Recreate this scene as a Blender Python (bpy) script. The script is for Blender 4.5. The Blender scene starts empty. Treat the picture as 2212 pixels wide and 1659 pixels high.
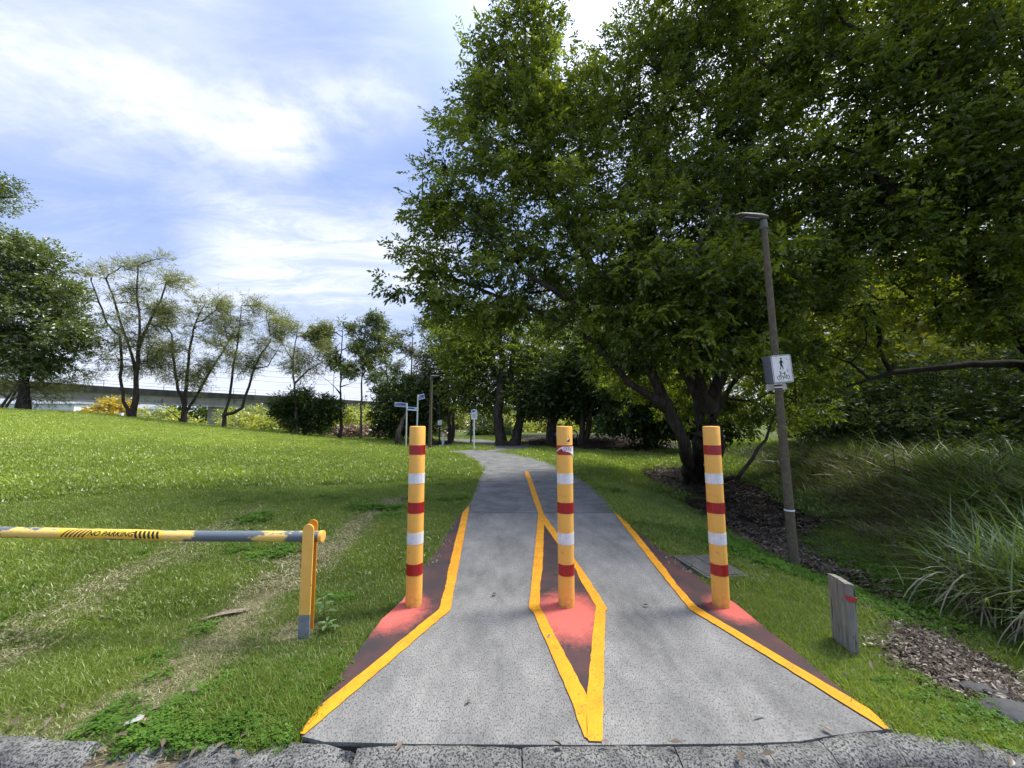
import bpy, bmesh, math, random
import numpy as np
from mathutils import Vector, Matrix
from mathutils.geometry import tessellate_polygon

R = math.radians
S = bpy.context.scene
COL = S.collection
rng = np.random.default_rng(7)
random.seed(7)

# ------------------------------------------------------------------ camera
PITCH = R(5.2); CAMZ = 1.5; FPX = 832.0
cam_d = bpy.data.cameras.new('camera'); cam = bpy.data.objects.new('camera', cam_d); COL.objects.link(cam)
cam.location = (0, 0, CAMZ); cam.rotation_euler = (R(90) + PITCH, 0, 0)
cam_d.sensor_width = 36; cam_d.lens = FPX / 2212 * 36; cam_d.clip_end = 3000; cam_d.clip_start = 0.05
S.camera = cam

# ------------------------------------------------------------------ light
SUN_EL, SUN_AZ = R(60), R(68)           # azimuth measured from +Y towards +X
S.view_settings.view_transform = 'Standard'; S.view_settings.look = 'None'
S.view_settings.gamma = 1; S.view_settings.exposure = 2.2; S.view_settings.use_curve_mapping = False
sd = bpy.data.lights.new('sun', 'SUN'); sun = bpy.data.objects.new('sun', sd); COL.objects.link(sun)
sd.energy = 1.5; sd.angle = R(15); sd.color = (1.0, .95, .85)
dirv = Vector((math.sin(SUN_AZ) * math.cos(SUN_EL), math.cos(SUN_AZ) * math.cos(SUN_EL), math.sin(SUN_EL)))
sun.rotation_euler = dirv.to_track_quat('Z', 'Y').to_euler()
W = bpy.data.worlds.new('World'); S.world = W; W.use_nodes = True
nt = W.node_tree; N = nt.nodes; L = nt.links; N.clear()
out = N.new('ShaderNodeOutputWorld'); bg = N.new('ShaderNodeBackground'); L.new(bg.outputs[0], out.inputs[0])
sky = N.new('ShaderNodeTexSky'); sky.sky_type = 'NISHITA'; sky.sun_disc = False
sky.sun_elevation = SUN_EL; sky.sun_rotation = SUN_AZ
tc = N.new('ShaderNodeTexCoord'); sep = N.new('ShaderNodeSeparateXYZ'); L.new(tc.outputs['Generated'], sep.inputs[0])
def wm(op, a, b=None, clamp=False):
    n = N.new('ShaderNodeMath'); n.operation = op; n.use_clamp = clamp
    for i, v in enumerate((a, b)):
        if v is None: continue
        if isinstance(v, (int, float)): n.inputs[i].default_value = v
        else: L.new(v, n.inputs[i])
    return n.outputs[0]
zc = wm('ADD', wm('MAXIMUM', sep.outputs[2], 0.0), 0.10)
cx, cy = wm('DIVIDE', sep.outputs[0], zc), wm('DIVIDE', sep.outputs[1], zc)
comb = N.new('ShaderNodeCombineXYZ'); L.new(cx, comb.inputs[0]); L.new(cy, comb.inputs[1])
mp = N.new('ShaderNodeMapping'); L.new(comb.outputs[0], mp.inputs[0])
mp.inputs['Rotation'].default_value = (0, 0, R(28)); mp.inputs['Scale'].default_value = (.42, 1.0, 1); mp.inputs['Location'].default_value = (2.1, .35, 0)
def wnoise(scale, detail, rough, dist, vec):
    n = N.new('ShaderNodeTexNoise'); n.inputs['Scale'].default_value = scale; n.inputs['Detail'].default_value = detail
    n.inputs['Roughness'].default_value = rough; n.inputs['Distortion'].default_value = dist; L.new(vec, n.inputs['Vector']); return n.outputs[0]
n1 = wnoise(.8, 6, .58, .6, mp.outputs[0]); n2 = wnoise(4.5, 8, .70, .6, mp.outputs[0]); n3 = wnoise(9.0, 4, .6, .3, comb.outputs[0])
def wr(v, a, b, c=0.0, d=1.0, smooth=True):
    n = N.new('ShaderNodeMapRange'); n.interpolation_type = 'SMOOTHSTEP' if smooth else 'LINEAR'; L.new(v, n.inputs[0])
    for k, q in enumerate((a, b, c, d)): n.inputs[k + 1].default_value = q
    return n.outputs[0]
def wdot(v):
    n = N.new('ShaderNodeVectorMath'); n.operation = 'DOT_PRODUCT'; L.new(tc.outputs['Generated'], n.inputs[0]); n.inputs[1].default_value = v; return n.outputs['Value']
def sdir(px, py):
    u = (px - 1106) / FPX; v = (829.5 - py) / FPX
    return Vector((u, math.cos(PITCH) - v * math.sin(PITCH), math.sin(PITCH) + v * math.cos(PITCH))).normalized()
def streak(a, b, width, strength, rag, tex):
    """a cloud bank lying along a great circle between two sky directions"""
    a, b = sdir(*a), sdir(*b); nrm = a.cross(b).normalized(); mid = (a + b).normalized(); half = math.acos(max(-1, min(1, a.dot(b)))) / 2
    dd = wm('ABSOLUTE', wm('ADD', wdot(nrm), wm('MULTIPLY', wm('SUBTRACT', n1, .5), rag)))
    return wm('MULTIPLY', wm('MULTIPLY', wr(dd, 0, width, 1, 0), wr(wdot(mid), math.cos(half * 1.25), math.cos(half * .6))), wm('MULTIPLY', wr(tex, .3, .7, .35, 1), strength))
dirv_ = dirv
dp_v = wdot(dirv)
acc = wm('ADD', wr(n1, .42, .74, 0, .34), wr(n2, .42, .75, 0, .16))
for st_ in (streak((-250, 60), (660, 310), .075, .70, .10, n2), streak((-250, 40), (660, 330), .16, .35, .2, n3), streak((520, 290), (900, 200), .10, .50, .12, n3), streak((430, 500), (1000, 560), .15, 1.0, .12, n2), streak((100, 620), (900, 640), .09, .55, .10, n2), streak((-100, 250), (300, 330), .07, .30, .12, n2), streak((-200, -60), (500, -10), .10, .35, .15, n2)):
    acc = wm('ADD', acc, st_)
acc = wm('ADD', acc, wr(sep.outputs[2], .0, .30, .60, 0))
acc = wm('ADD', acc, wr(dp_v, .55, 1.0, 0, .75))
class _C: outputs = [wm('MINIMUM', acc, 1.0)]
cr = _C(); 
class _D: outputs = {'Value': dp_v}
dp = _D()
SKYK = .05
blu = N.new('ShaderNodeMix'); blu.data_type = 'RGBA'; blu.blend_type = 'MULTIPLY'; blu.inputs[0].default_value = 1
L.new(sky.outputs[0], blu.inputs[6]); blu.inputs[7].default_value = (1.5, 1.3, 1.1, 1)
veil = N.new('ShaderNodeMix'); veil.data_type = 'RGBA'; veil.inputs[0].default_value = .85
L.new(blu.outputs[2], veil.inputs[6]); veil.inputs[7].default_value = (.090 / SKYK, .122 / SKYK, .215 / SKYK, 1)
cm = N.new('ShaderNodeMix'); cm.data_type = 'RGBA'; L.new(cr.outputs[0], cm.inputs[0]); L.new(veil.outputs[2], cm.inputs[6])
cm.inputs[7].default_value = (.25 / SKYK, .26 / SKYK, .28 / SKYK, 1)
# thin cloud glows more strongly around the veiled sun
au = N.new('ShaderNodeMapRange'); au.interpolation_type = 'SMOOTHSTEP'; L.new(dp.outputs['Value'], au.inputs[0]); au.inputs[1].default_value = .55; au.inputs[2].default_value = 1.0; au.inputs[3].default_value = 1.0; au.inputs[4].default_value = 2.2
av = N.new('ShaderNodeVectorMath'); av.operation = 'SCALE'; L.new(cm.outputs[2], av.inputs[0]); L.new(au.outputs[0], av.inputs['Scale'])
L.new(av.outputs[0], bg.inputs[0]); bg.inputs[1].default_value = SKYK

S.render.engine = 'CYCLES'
cy_ = S.cycles
cy_.max_bounces = 6; cy_.diffuse_bounces = 3; cy_.glossy_bounces = 2; cy_.transmission_bounces = 4; cy_.transparent_max_bounces = 4
cy_.use_denoising = True; cy_.caustics_reflective = False; cy_.caustics_refractive = False
cy_.use_adaptive_sampling = True; cy_.adaptive_threshold = .01

# ------------------------------------------------------------------ helpers
def sstep(a, b, x):
    t = np.clip((np.asarray(x, float) - a) / (b - a), 0, 1); return t * t * (3 - 2 * t)
def ray(px, py):
    u = (px - 1106) / FPX; v = (829.5 - py) / FPX
    return Vector((u, math.cos(PITCH) - v * math.sin(PITCH), math.sin(PITCH) + v * math.cos(PITCH)))
def G(px, py, z=0.0):                      # photo direction met at a height
    d = ray(px, py); t = (z - CAMZ) / d.z; return Vector((d.x * t, d.y * t, z))
def D(px, py, y):                          # photo direction met at a distance
    d = ray(px, py); t = y / d.y; return Vector((d.x * t, y, CAMZ + d.z * t))
def vnoise(x, y, s=1.0, seed=0):
    x = np.asarray(x, float) * s + seed * 17.3; y = np.asarray(y, float) * s + seed * 9.1
    xi = np.floor(x); yi = np.floor(y); fx = x - xi; fy = y - yi
    fx = fx * fx * (3 - 2 * fx); fy = fy * fy * (3 - 2 * fy)
    def h(a, b):
        v = np.sin(a * 127.1 + b * 311.7 + seed * 1.7) * 43758.5453; return v - np.floor(v)
    return (h(xi, yi) * (1 - fx) + h(xi + 1, yi) * fx) * (1 - fy) + (h(xi, yi + 1) * (1 - fx) + h(xi + 1, yi + 1) * fx) * fy
def fbm(x, y, s=1.0, seed=0):
    return .5 * vnoise(x, y, s, seed) + .3 * vnoise(x, y, s * 2.1, seed + 3) + .2 * vnoise(x, y, s * 4.7, seed + 5)
def inpoly(x, y, poly):
    x = np.asarray(x, float); y = np.asarray(y, float); c = np.zeros(x.shape, bool); n = len(poly)
    for i in range(n):
        x0, y0 = poly[i]; x1, y1 = poly[(i + 1) % n]
        if y0 == y1: continue
        m = ((y0 > y) != (y1 > y)) & (x < (x1 - x0) * (y - y0) / (y1 - y0) + x0); c ^= m
    return c
def dline(x, y, pts):
    x = np.asarray(x, float); y = np.asarray(y, float); d = np.full(x.shape, 1e9)
    for (x0, y0), (x1, y1) in zip(pts[:-1], pts[1:]):
        vx, vy = x1 - x0, y1 - y0; t = np.clip(((x - x0) * vx + (y - y0) * vy) / (vx * vx + vy * vy + 1e-12), 0, 1)
        d = np.minimum(d, np.hypot(x - x0 - t * vx, y - y0 - t * vy))
    return d
def dpoly(x, y, poly):                     # signed: negative inside
    d = dline(x, y, list(poly) + [poly[0]]); return np.where(inpoly(x, y, poly), -d, d)

def node_mat(name):
    m = bpy.data.materials.new(name); m.use_nodes = True; t = m.node_tree; t.nodes.clear()
    o = t.nodes.new('ShaderNodeOutputMaterial'); return m, t, o
def pmat(name, c1, c2=None, scale=8, rough=.7, bump=0.0, bscale=None, c3=None, s3=60, f3=.5, w3=.08, lo=.35, hi=.65, metal=0.0, spec=.4, attr=None, stretch=None, detail=6, nrough=.62, basedirt=None):
    """noise blend of two colours plus a fine speckle of a third, with bump"""
    m, t, o = node_mat(name); n = t.nodes; l = t.links
    b = n.new('ShaderNodeBsdfPrincipled'); l.new(b.outputs[0], o.inputs[0]); b.inputs['Roughness'].default_value = rough
    b.inputs['Metallic'].default_value = metal; b.inputs['Specular IOR Level'].default_value = spec
    tcn = n.new('ShaderNodeTexCoord'); vec = tcn.outputs['Object']
    if stretch:
        q = n.new('ShaderNodeMapping'); q.inputs['Scale'].default_value = stretch; l.new(vec, q.inputs[0]); vec = q.outputs[0]
    c2 = c2 or tuple(min(1, v * 1.35) for v in c1)
    nz = n.new('ShaderNodeTexNoise'); nz.inputs['Scale'].default_value = scale; nz.inputs['Detail'].default_value = detail; nz.inputs['Roughness'].default_value = nrough; l.new(vec, nz.inputs['Vector'])
    mr = n.new('ShaderNodeMapRange'); mr.inputs[1].default_value = lo; mr.inputs[2].default_value = hi; l.new(nz.outputs[0], mr.inputs[0])
    mx = n.new('ShaderNodeMix'); mx.data_type = 'RGBA'; l.new(mr.outputs[0], mx.inputs[0]); mx.inputs[6].default_value = (*c1, 1); mx.inputs[7].default_value = (*c2, 1)
    colr = mx.outputs[2]
    if c3:
        n3 = n.new('ShaderNodeTexNoise'); n3.inputs['Scale'].default_value = s3; n3.inputs['Detail'].default_value = 3; l.new(vec, n3.inputs['Vector'])
        m3 = n.new('ShaderNodeMapRange'); m3.inputs[1].default_value = f3; m3.inputs[2].default_value = f3 + w3; l.new(n3.outputs[0], m3.inputs[0])
        x3 = n.new('ShaderNodeMix'); x3.data_type = 'RGBA'; l.new(m3.outputs[0], x3.inputs[0]); l.new(colr, x3.inputs[6]); x3.inputs[7].default_value = (*c3, 1); colr = x3.outputs[2]
    if basedirt:
        sx = n.new('ShaderNodeSeparateXYZ'); l.new(tcn.outputs['Object'], sx.inputs[0]); dn = n.new('ShaderNodeTexNoise'); dn.inputs['Scale'].default_value = 28; dn.inputs['Detail'].default_value = 6; l.new(tcn.outputs['Object'], dn.inputs['Vector'])
        da = n.new('ShaderNodeMath'); da.operation = 'MULTIPLY_ADD'; l.new(dn.outputs[0], da.inputs[0]); da.inputs[1].default_value = .22; l.new(sx.outputs[2], da.inputs[2])
        dm = n.new('ShaderNodeMapRange'); dm.inputs[1].default_value = .09; dm.inputs[2].default_value = .19; dm.inputs[3].default_value = .6; dm.inputs[4].default_value = 0; l.new(da.outputs[0], dm.inputs[0])
        dx = n.new('ShaderNodeMix'); dx.data_type = 'RGBA'; l.new(dm.outputs[0], dx.inputs[0]); l.new(colr, dx.inputs[6]); dx.inputs[7].default_value = (*basedirt, 1); colr = dx.outputs[2]
    if attr:
        at = n.new('ShaderNodeAttribute'); at.attribute_name = attr; xm = n.new('ShaderNodeMix'); xm.data_type = 'RGBA'; xm.blend_type = 'MULTIPLY'; xm.inputs[0].default_value = 1
        l.new(colr, xm.inputs[6]); l.new(at.outputs['Color'], xm.inputs[7]); colr = xm.outputs[2]
    l.new(colr, b.inputs['Base Color'])
    if bump:
        bn = n.new('ShaderNodeTexNoise'); bn.inputs['Scale'].default_value = bscale or scale * 4; bn.inputs['Detail'].default_value = 5; l.new(vec, bn.inputs['Vector'])
        bp = n.new('ShaderNodeBump'); bp.inputs['Strength'].default_value = bump; bp.inputs['Distance'].default_value = .01; l.new(bn.outputs[0], bp.inputs['Height']); l.new(bp.outputs[0], b.inputs['Normal'])
    return m
def leafmat(name, ca, cb, trans=.4, transcol=None, inst=False, gloss=.08):
    """ca..cb blended by the per-leaf 'tint' value; diffuse + translucent + a little gloss"""
    m, t, o = node_mat(name); n = t.nodes; l = t.links
    at = n.new('ShaderNodeAttribute'); at.attribute_name = 'tint'; at.attribute_type = 'INSTANCER' if inst else 'GEOMETRY'
    mx = n.new('ShaderNodeMix'); mx.data_type = 'RGBA'; l.new(at.outputs['Fac'], mx.inputs[0]); mx.inputs[6].default_value = (*ca, 1); mx.inputs[7].default_value = (*cb, 1)
    c = mx.outputs[2]
    if inst:
        a2 = n.new('ShaderNodeAttribute'); a2.attribute_name = 'shade'; x2 = n.new('ShaderNodeMix'); x2.data_type = 'RGBA'; x2.blend_type = 'MULTIPLY'; x2.inputs[0].default_value = 1
        l.new(c, x2.inputs[6]); l.new(a2.outputs['Color'], x2.inputs[7]); c = x2.outputs[2]
    df = n.new('ShaderNodeBsdfDiffuse'); l.new(c, df.inputs[0])
    tr = n.new('ShaderNodeBsdfTranslucent')
    tm = n.new('ShaderNodeMix'); tm.data_type = 'RGBA'; tm.blend_type = 'MULTIPLY'; tm.inputs[0].default_value = 1; l.new(c, tm.inputs[6]); tm.inputs[7].default_value = (*(transcol or (1.9, 1.7, .7)), 1); l.new(tm.outputs[2], tr.inputs[0])
    ms = n.new('ShaderNodeMixShader'); ms.inputs[0].default_value = trans; l.new(df.outputs[0], ms.inputs[1]); l.new(tr.outputs[0], ms.inputs[2])
    gl = n.new('ShaderNodeBsdfGlossy'); gl.inputs['Roughness'].default_value = .38; gl.inputs[0].default_value = (.7, .75, .8, 1)
    m2 = n.new('ShaderNodeMixShader'); m2.inputs[0].default_value = gloss; l.new(ms.outputs[0], m2.inputs[1]); l.new(gl.outputs[0], m2.inputs[2]); l.new(m2.outputs[0], o.inputs[0])
    return m

def tag(o, label=None, cat=None, group=None, kind=None):
    if label: o['label'] = label
    if cat: o['category'] = cat
    if group: o['group'] = group
    if kind: o['kind'] = kind
    return o
def empty(name, loc=(0, 0, 0), label=None, cat=None, group=None, kind=None, rz=0):
    o = bpy.data.objects.new(name, None); COL.objects.link(o); o.location = loc; o.rotation_euler = (0, 0, rz); o.empty_display_size = .2
    return tag(o, label, cat, group, kind)
def link(name, me, m, parent=None, loc=(0, 0, 0)):
    o = bpy.data.objects.new(name, me); COL.objects.link(o)
    if m is not None:
        for q in (m if isinstance(m, (list, tuple)) else [m]): me.materials.append(q)
    if parent is not None: o.parent = parent
    o.location = loc
    return o
def mesh_np(name, V, F, smooth=False, tint=None, tintname='tint'):
    """F: (n,3) or (n,4) integer array"""
    V = np.ascontiguousarray(V, np.float32); F = np.ascontiguousarray(F, np.int32); k = F.shape[1]
    me = bpy.data.meshes.new(name); me.vertices.add(len(V)); me.vertices.foreach_set('co', V.ravel())
    me.loops.add(F.size); me.loops.foreach_set('vertex_index', F.ravel()); me.polygons.add(len(F))
    me.polygons.foreach_set('loop_start', np.arange(0, F.size, k, dtype=np.int32))
    if smooth: me.polygons.foreach_set('use_smooth', np.ones(len(F), bool))
    me.update(calc_edges=True)
    if tint is not None:
        a = me.attributes.new(tintname, 'FLOAT', 'POINT'); a.data.foreach_set('value', np.ascontiguousarray(tint, np.float32))
    return me
class MB:
    """collects quads/tris into one mesh"""
    def __init__(s): s.v = []; s.f = []; s.mi = []; s.cur = 0
    def add(s, vs, fs):
        o = len(s.v); s.v += [tuple(v) for v in vs]; s.f += [tuple(i + o for i in f) for f in fs]; s.mi += [s.cur] * len(fs); return s
    def box(s, c, size, M=None, bev=0):
        x, y, z = (q / 2 for q in size); vs = [Vector((a * x, b * y, d * z)) for a in (-1, 1) for b in (-1, 1) for d in (-1, 1)]
        if M is not None: vs = [M @ v for v in vs]
        c = Vector(c); return s.add([v + c for v in vs], [(0, 1, 3, 2), (4, 6, 7, 5), (0, 4, 5, 1), (2, 3, 7, 6), (0, 2, 6, 4), (1, 5, 7, 3)])
    def tube(s, pts, rs, n=8, cap=True):
        pts = [Vector(p) for p in pts]; rs = rs if isinstance(rs, (list, tuple)) else [rs] * len(pts)
        rings = []; up = None
        for i, p in enumerate(pts):
            t = (pts[min(i + 1, len(pts) - 1)] - pts[max(i - 1, 0)]).normalized()
            if up is None: up = Vector((0, 0, 1)) if abs(t.z) < .9 else Vector((0, 1, 0))
            a = t.cross(up).normalized(); b = a.cross(t).normalized(); up = b
            rings.append([p + (a * math.cos(2 * math.pi * k / n) + b * math.sin(2 * math.pi * k / n)) * rs[i] for k in range(n)])
        vs = [v for r in rings for v in r]; fs = []
        for i in range(len(rings) - 1):
            for k in range(n): fs.append((i * n + k, i * n + (k + 1) % n, (i + 1) * n + (k + 1) % n, (i + 1) * n + k))
        if cap: fs.append(tuple(range(n - 1, -1, -1))); fs.append(tuple((len(rings) - 1) * n + k for k in range(n)))
        return s.add(vs, fs)
    def prism(s, poly, M, depth):
        """poly in local xy, extruded in local -z, placed by M; front face at z=0"""
        k = len(poly); tri = tessellate_polygon([[Vector((p[0], p[1], 0)) for p in poly]])
        vs = [M @ Vector((p[0], p[1], 0)) for p in poly] + [M @ Vector((p[0], p[1], -depth)) for p in poly]
        fs = []
        for t in tri:
            a, b, c = [Vector((poly[i][0], poly[i][1], 0)) for i in t]
            if (b - a).cross(c - a).z < 0: t = (t[0], t[2], t[1])
            fs.append(tuple(t)); fs.append((t[0] + k, t[2] + k, t[1] + k))
        if depth > 0:
            for i in range(k): fs.append((i, i + k, (i + 1) % k + k, (i + 1) % k))
        return s.add(vs, fs)
    def build(s, name, m, parent=None, smooth=False, loc=(0, 0, 0), bevel=0):
        me = bpy.data.meshes.new(name); me.from_pydata(s.v, [], s.f)
        if bevel:
            bm = bmesh.new(); bm.from_mesh(me); bmesh.ops.remove_doubles(bm, verts=bm.verts, dist=1e-5)
            bmesh.ops.recalc_face_normals(bm, faces=bm.faces)
            es = [e for e in bm.edges if len(e.link_faces) == 2 and e.calc_face_angle(0) > .6]
            bmesh.ops.bevel(bm, geom=es, offset=bevel, segments=2, affect='EDGES', profile=.6); bm.to_mesh(me); bm.free()
        else:
            bm = bmesh.new(); bm.from_mesh(me); bmesh.ops.recalc_face_normals(bm, faces=bm.faces); bm.to_mesh(me); bm.free()
        o = link(name, me, m, parent, loc)
        if any(s.mi) and not bevel: me.polygons.foreach_set('material_index', s.mi)
        if smooth:
            me.polygons.foreach_set('use_smooth', [True] * len(me.polygons))
            me.set_sharp_from_angle(angle=R(40))
        return o
def rrect(w, h, r, n=5):
    pts = []
    for cxx, cyy, a0 in ((w / 2 - r, h / 2 - r, 0), (-w / 2 + r, h / 2 - r, 90), (-w / 2 + r, -h / 2 + r, 180), (w / 2 - r, -h / 2 + r, 270)):
        for i in range(n): a = R(a0 + 90 * i / (n - 1)); pts.append((cxx + r * math.cos(a), cyy + r * math.sin(a)))
    return pts

# ------------------------------------------------------------------ ground plan
def gp(*pts): return [tuple(G(*p).xy) for p in pts]
PATH_L = gp((650, 1590), (688, 1520), (716, 1487), (735, 1456), (773, 1408), (825, 1337), (870, 1296), (912, 1227), (947, 1183), (975, 1133), (1000, 1103), (1017, 1085), (1033, 1045), (1036, 1020), (1030, 1003), (1012, 990), (985, 981), (958, 975))
PATH_R = gp((1925, 1575), (1824, 1494), (1790, 1467), (1759, 1441), (1712, 1401), (1666, 1368), (1627, 1335), (1590, 1305), (1540, 1270), (1486, 1232), (1460, 1208), (1424, 1183), (1375, 1143), (1330, 1104), (1300, 1070), (1266, 1041), (1224, 1016), (1190, 1000), (1150, 988), (1120, 982), (1060, 975), (1020, 971.5))
FAR_A = gp((958, 975), (1020, 971.5), (1062, 973.5), (1075, 969), (1045, 961.5), (1015, 956), (970, 951), (940, 949.5), (935, 946), (1000, 946), (1035, 947.5), (1075, 954), (1110, 960), (1150, 966), (1130, 971), (1080, 972.5), (1120, 982), (1000, 990))
BACK = [(-9.5, 52), (-2, 47)]
PATH_POLY = PATH_L + PATH_R[::-1] + gp((1870, 1580), (1800, 1588), (1730, 1601), (1600, 1606), (1280, 1609), (900, 1607), (700, 1602))
# the foot path beyond the junction: near edge and far edge
J_NEAR = gp((1020, 972), (1052, 973.5), (1070, 970), (1048, 963), (1015, 957.5), (985, 953.5), (950, 951))
J_FAR = gp((950, 947.5), (1000, 948), (1040, 949), (1078, 954.5), (1115, 960.5), (1160, 967), (1135, 972), (1096, 973.5), (1060, 976))
JUNC = J_NEAR + J_FAR
MULCH_A = []
MULCH_B = gp((1110, 959), (1180, 970), (1260, 974), (1340, 977), (1410, 981), (1475, 989), (1500, 975), (1480, 958), (1400, 950), (1300, 944), (1100, 944))
MULCH_C = gp((868, 963), (925, 967), (985, 963), (1012, 957), (985, 952), (900, 950), (860, 955))
TRACK1 = gp((860, 1078), (800, 1115), (720, 1170), (660, 1215), (560, 1290), (460, 1380), (370, 1460), (290, 1540), (180, 1640))
TRACK2 = gp((560, 1110), (440, 1160), (330, 1215), (200, 1280), (60, 1350), (-120, 1450))
GARDEN_EDGE_Y = 1.93

CREST = [(-400, 60, 18, 2.3), (-200, 880, 19, 2.3), (0, 881, 20, 0), (100, 886, 21, 0), (200, 892, 22, 0), (400, 914, 24, 0), (600, 933, 26, 0), (750, 950, 27, 0), (860, 961, 27.5, 0), (900, 968, 28, 0)]
_az = []; _rc = []; _zc = []
for px, py, y, z in CREST:
    p = D(px, py, y) if z == 0 else Vector(((px - 1106) / FPX * y, y, z)); _az.append(math.atan2(p.x, p.y)); _rc.append(math.hypot(p.x, p.y)); _zc.append(max(0, p.z))
_zc[-1] = 0.0; _zc[-2] = 0.02
_az = [-3.2, -1.6] + _az; _rc = [30, 32] + _rc; _zc = [0, 2.0] + _zc
def mound(x, y):
    az = np.arctan2(x, y); r = np.hypot(x, y)
    rc = np.interp(az, _az, _rc); zc_ = np.interp(az, _az, _zc, right=0)
    up = zc_ * np.clip((r - 3.5) / (rc - 3.5), 0, 1) ** 1.35 * (1 - .0 * r)
    dn = sstep(0, 14, r - rc - 1.0)
    z = np.where(r < rc, up, zc_ * (1 - dn) - .9 * dn * (az < -.15))
    return z + 0.0
PR = np.array(PATH_R); PLn = np.array(PATH_L)
def zt(x, y):
    x = np.asarray(x, float); y = np.asarray(y, float)
    z = mound(x, y)
    xr = np.interp(y, PR[:14, 1], PR[:14, 0])            # right path edge
    s = x - xr
    fade = 1 - sstep(11, 17, y)
    dip = .52 * sstep(.35, 2.6, s) * fade - (.75 * sstep(3.2, 7.5, s)) * fade
    near = 1 - .65 * sstep(3.2, 1.7, y)*0
    z = z - dip * near
    z = z + .05 * (fbm(x, y, .35, 2) - .5) * sstep(.3, 2, np.minimum(np.abs(s), 9)) + .25 * (fbm(x, y, .12, 4) - .5) * sstep(12, 30, y) * (x < -6)
    # raised mulch under the back trees
    dm = dpoly(x, y, MULCH_B); z = z + .35 * sstep(0, 3.0, -dm)
    # soil swelling round the big tree
    bt = G(1500, 1035); z = z + .16 * np.exp(-((x - bt.x) ** 2 + (y - bt.y) ** 2) / 2.2)
    return z
def T(px, py, tmax=160):
    d = ray(px, py); t = .5; prev = t
    while t < tmax:
        p = (d.x * t, d.y * t, CAMZ + d.z * t)
        if p[2] < float(zt(p[0], p[1])):
            lo, hi = prev, t
            for _ in range(18):
                m = (lo + hi) / 2
                if CAMZ + d.z * m < float(zt(d.x * m, d.y * m)): hi = m
                else: lo = m
            return Vector((d.x * hi, d.y * hi, CAMZ + d.z * hi))
        prev = t; t *= 1.03
    return Vector((d.x * t, d.y * t, float(zt(d.x * t, d.y * t))))

MULCH_A = [tuple(T(*p).xy) for p in ((1345, 1013), (1400, 1005), (1490, 1003), (1640, 1030), (1760, 1085), (1815, 1135), (1740, 1165), (1775, 1215), (1860, 1245), (1960, 1300), (2090, 1390), (2300, 1500), (2300, 1660), (2150, 1575), (2060, 1505), (1960, 1425), (1885, 1350), (1850, 1300), (1790, 1265), (1700, 1235), (1620, 1205), (1590, 1160), (1520, 1115), (1440, 1066))]
def dpath(x, y):
    return np.minimum(dpoly(x, y, PATH_POLY), dpoly(x, y, JUNC))

# terrain mesh
def axis(lo, hi, n, c, k):
    t = np.linspace(-1, 1, n); s = np.sinh(t * k) / math.sinh(k); a = np.where(s < 0, c + s * (c - lo), c + s * (hi - c)); return a
gx = axis(-260, 260, 300, 0, 5.2); t_ = np.linspace(0, 1, 330); gy = 1.90 + (700 - 1.9) * (np.exp(t_ * 6.2) - 1) / (math.exp(6.2) - 1)
XX, YY = np.meshgrid(gx, gy); ZZ = zt(XX, YY); DP = dpath(XX, YY)
ZZ = ZZ - .03 - .05 * sstep(.02, -.06, DP)
nx, ny = len(gx), len(gy)
idx = np.arange(nx * ny).reshape(ny, nx); F = np.stack([idx[:-1, :-1], idx[:-1, 1:], idx[1:, 1:], idx[1:, :-1]], -1).reshape(-1, 4)
me = mesh_np('ground', np.stack([XX, YY, ZZ], -1).reshape(-1, 3), F, smooth=True)
def cover(x, y):
    """returns mulch 0..1, worn 0..1 (ground cover classes of the place)"""
    jit = (fbm(x, y, 1.6, 8) - .5) * .9
    m = sstep(.12, -.25, dpoly(x, y, MULCH_A) + jit * .9)
    m = np.maximum(m, sstep(.3, -.5, dpoly(x, y, MULCH_B) + jit * 1.5)); m = np.maximum(m, sstep(.2, -.4, dpoly(x, y, MULCH_C) + jit))
    w = .95 * sstep(.50, .05, dline(x, y, TRACK1) + jit * .5) * sstep(.15, .5, fbm(x, y, .9, 11)*1.3)
    w = np.maximum(w, .72 * sstep(.55, .05, dline(x, y, TRACK2) + jit * .6))
    w = np.maximum(w, .75 * sstep(.35, .0, y - 1.93 + jit * .35) * (x < -1.2))
    w = np.maximum(w, .5 * sstep(.10, .0, np.abs(dpath(x, y)) + jit * .1))
    pd = G(655, 1372); w = np.maximum(w, sstep(.28, .05, np.hypot(x - pd.x + .12, y - pd.y - .1)))
    return m, w
Mc, Wc = cover(XX, YY)
gr = np.array([.06, .075, .022]); dirt = np.array([.21, .185, .125]); mul = np.array([.040, .031, .025]); far = np.array([.075, .10, .03])
nz_ = fbm(XX, YY, 6, 21)[..., None]
farf = sstep(25, 60, YY)[..., None]
cc = gr * (1 - farf) + far * farf; cc = cc * (1 - Wc[..., None]) + dirt * Wc[..., None]; cc = cc * (1 - Mc[..., None]) + mul * Mc[..., None]
cc = cc * (.7 + .6 * nz_)
a = me.color_attributes.new('cover', 'FLOAT_COLOR', 'POINT'); a.data.foreach_set('color', np.concatenate([cc, np.ones_like(nz_)], -1).astype(np.float32).ravel())
m, t, o_ = node_mat('ground_soil'); b = t.nodes.new('ShaderNodeBsdfPrincipled'); b.inputs['Roughness'].default_value = .95; b.inputs['Specular IOR Level'].default_value = .1
t.links.new(b.outputs[0], o_.inputs[0]); at = t.nodes.new('ShaderNodeAttribute'); at.attribute_name = 'cover'
g_n = t.nodes.new('ShaderNodeTexNoise'); g_n.inputs['Scale'].default_value = 55; g_n.inputs['Detail'].default_value = 6; tcn = t.nodes.new('ShaderNodeTexCoord'); t.links.new(tcn.outputs['Object'], g_n.inputs[0])
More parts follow.
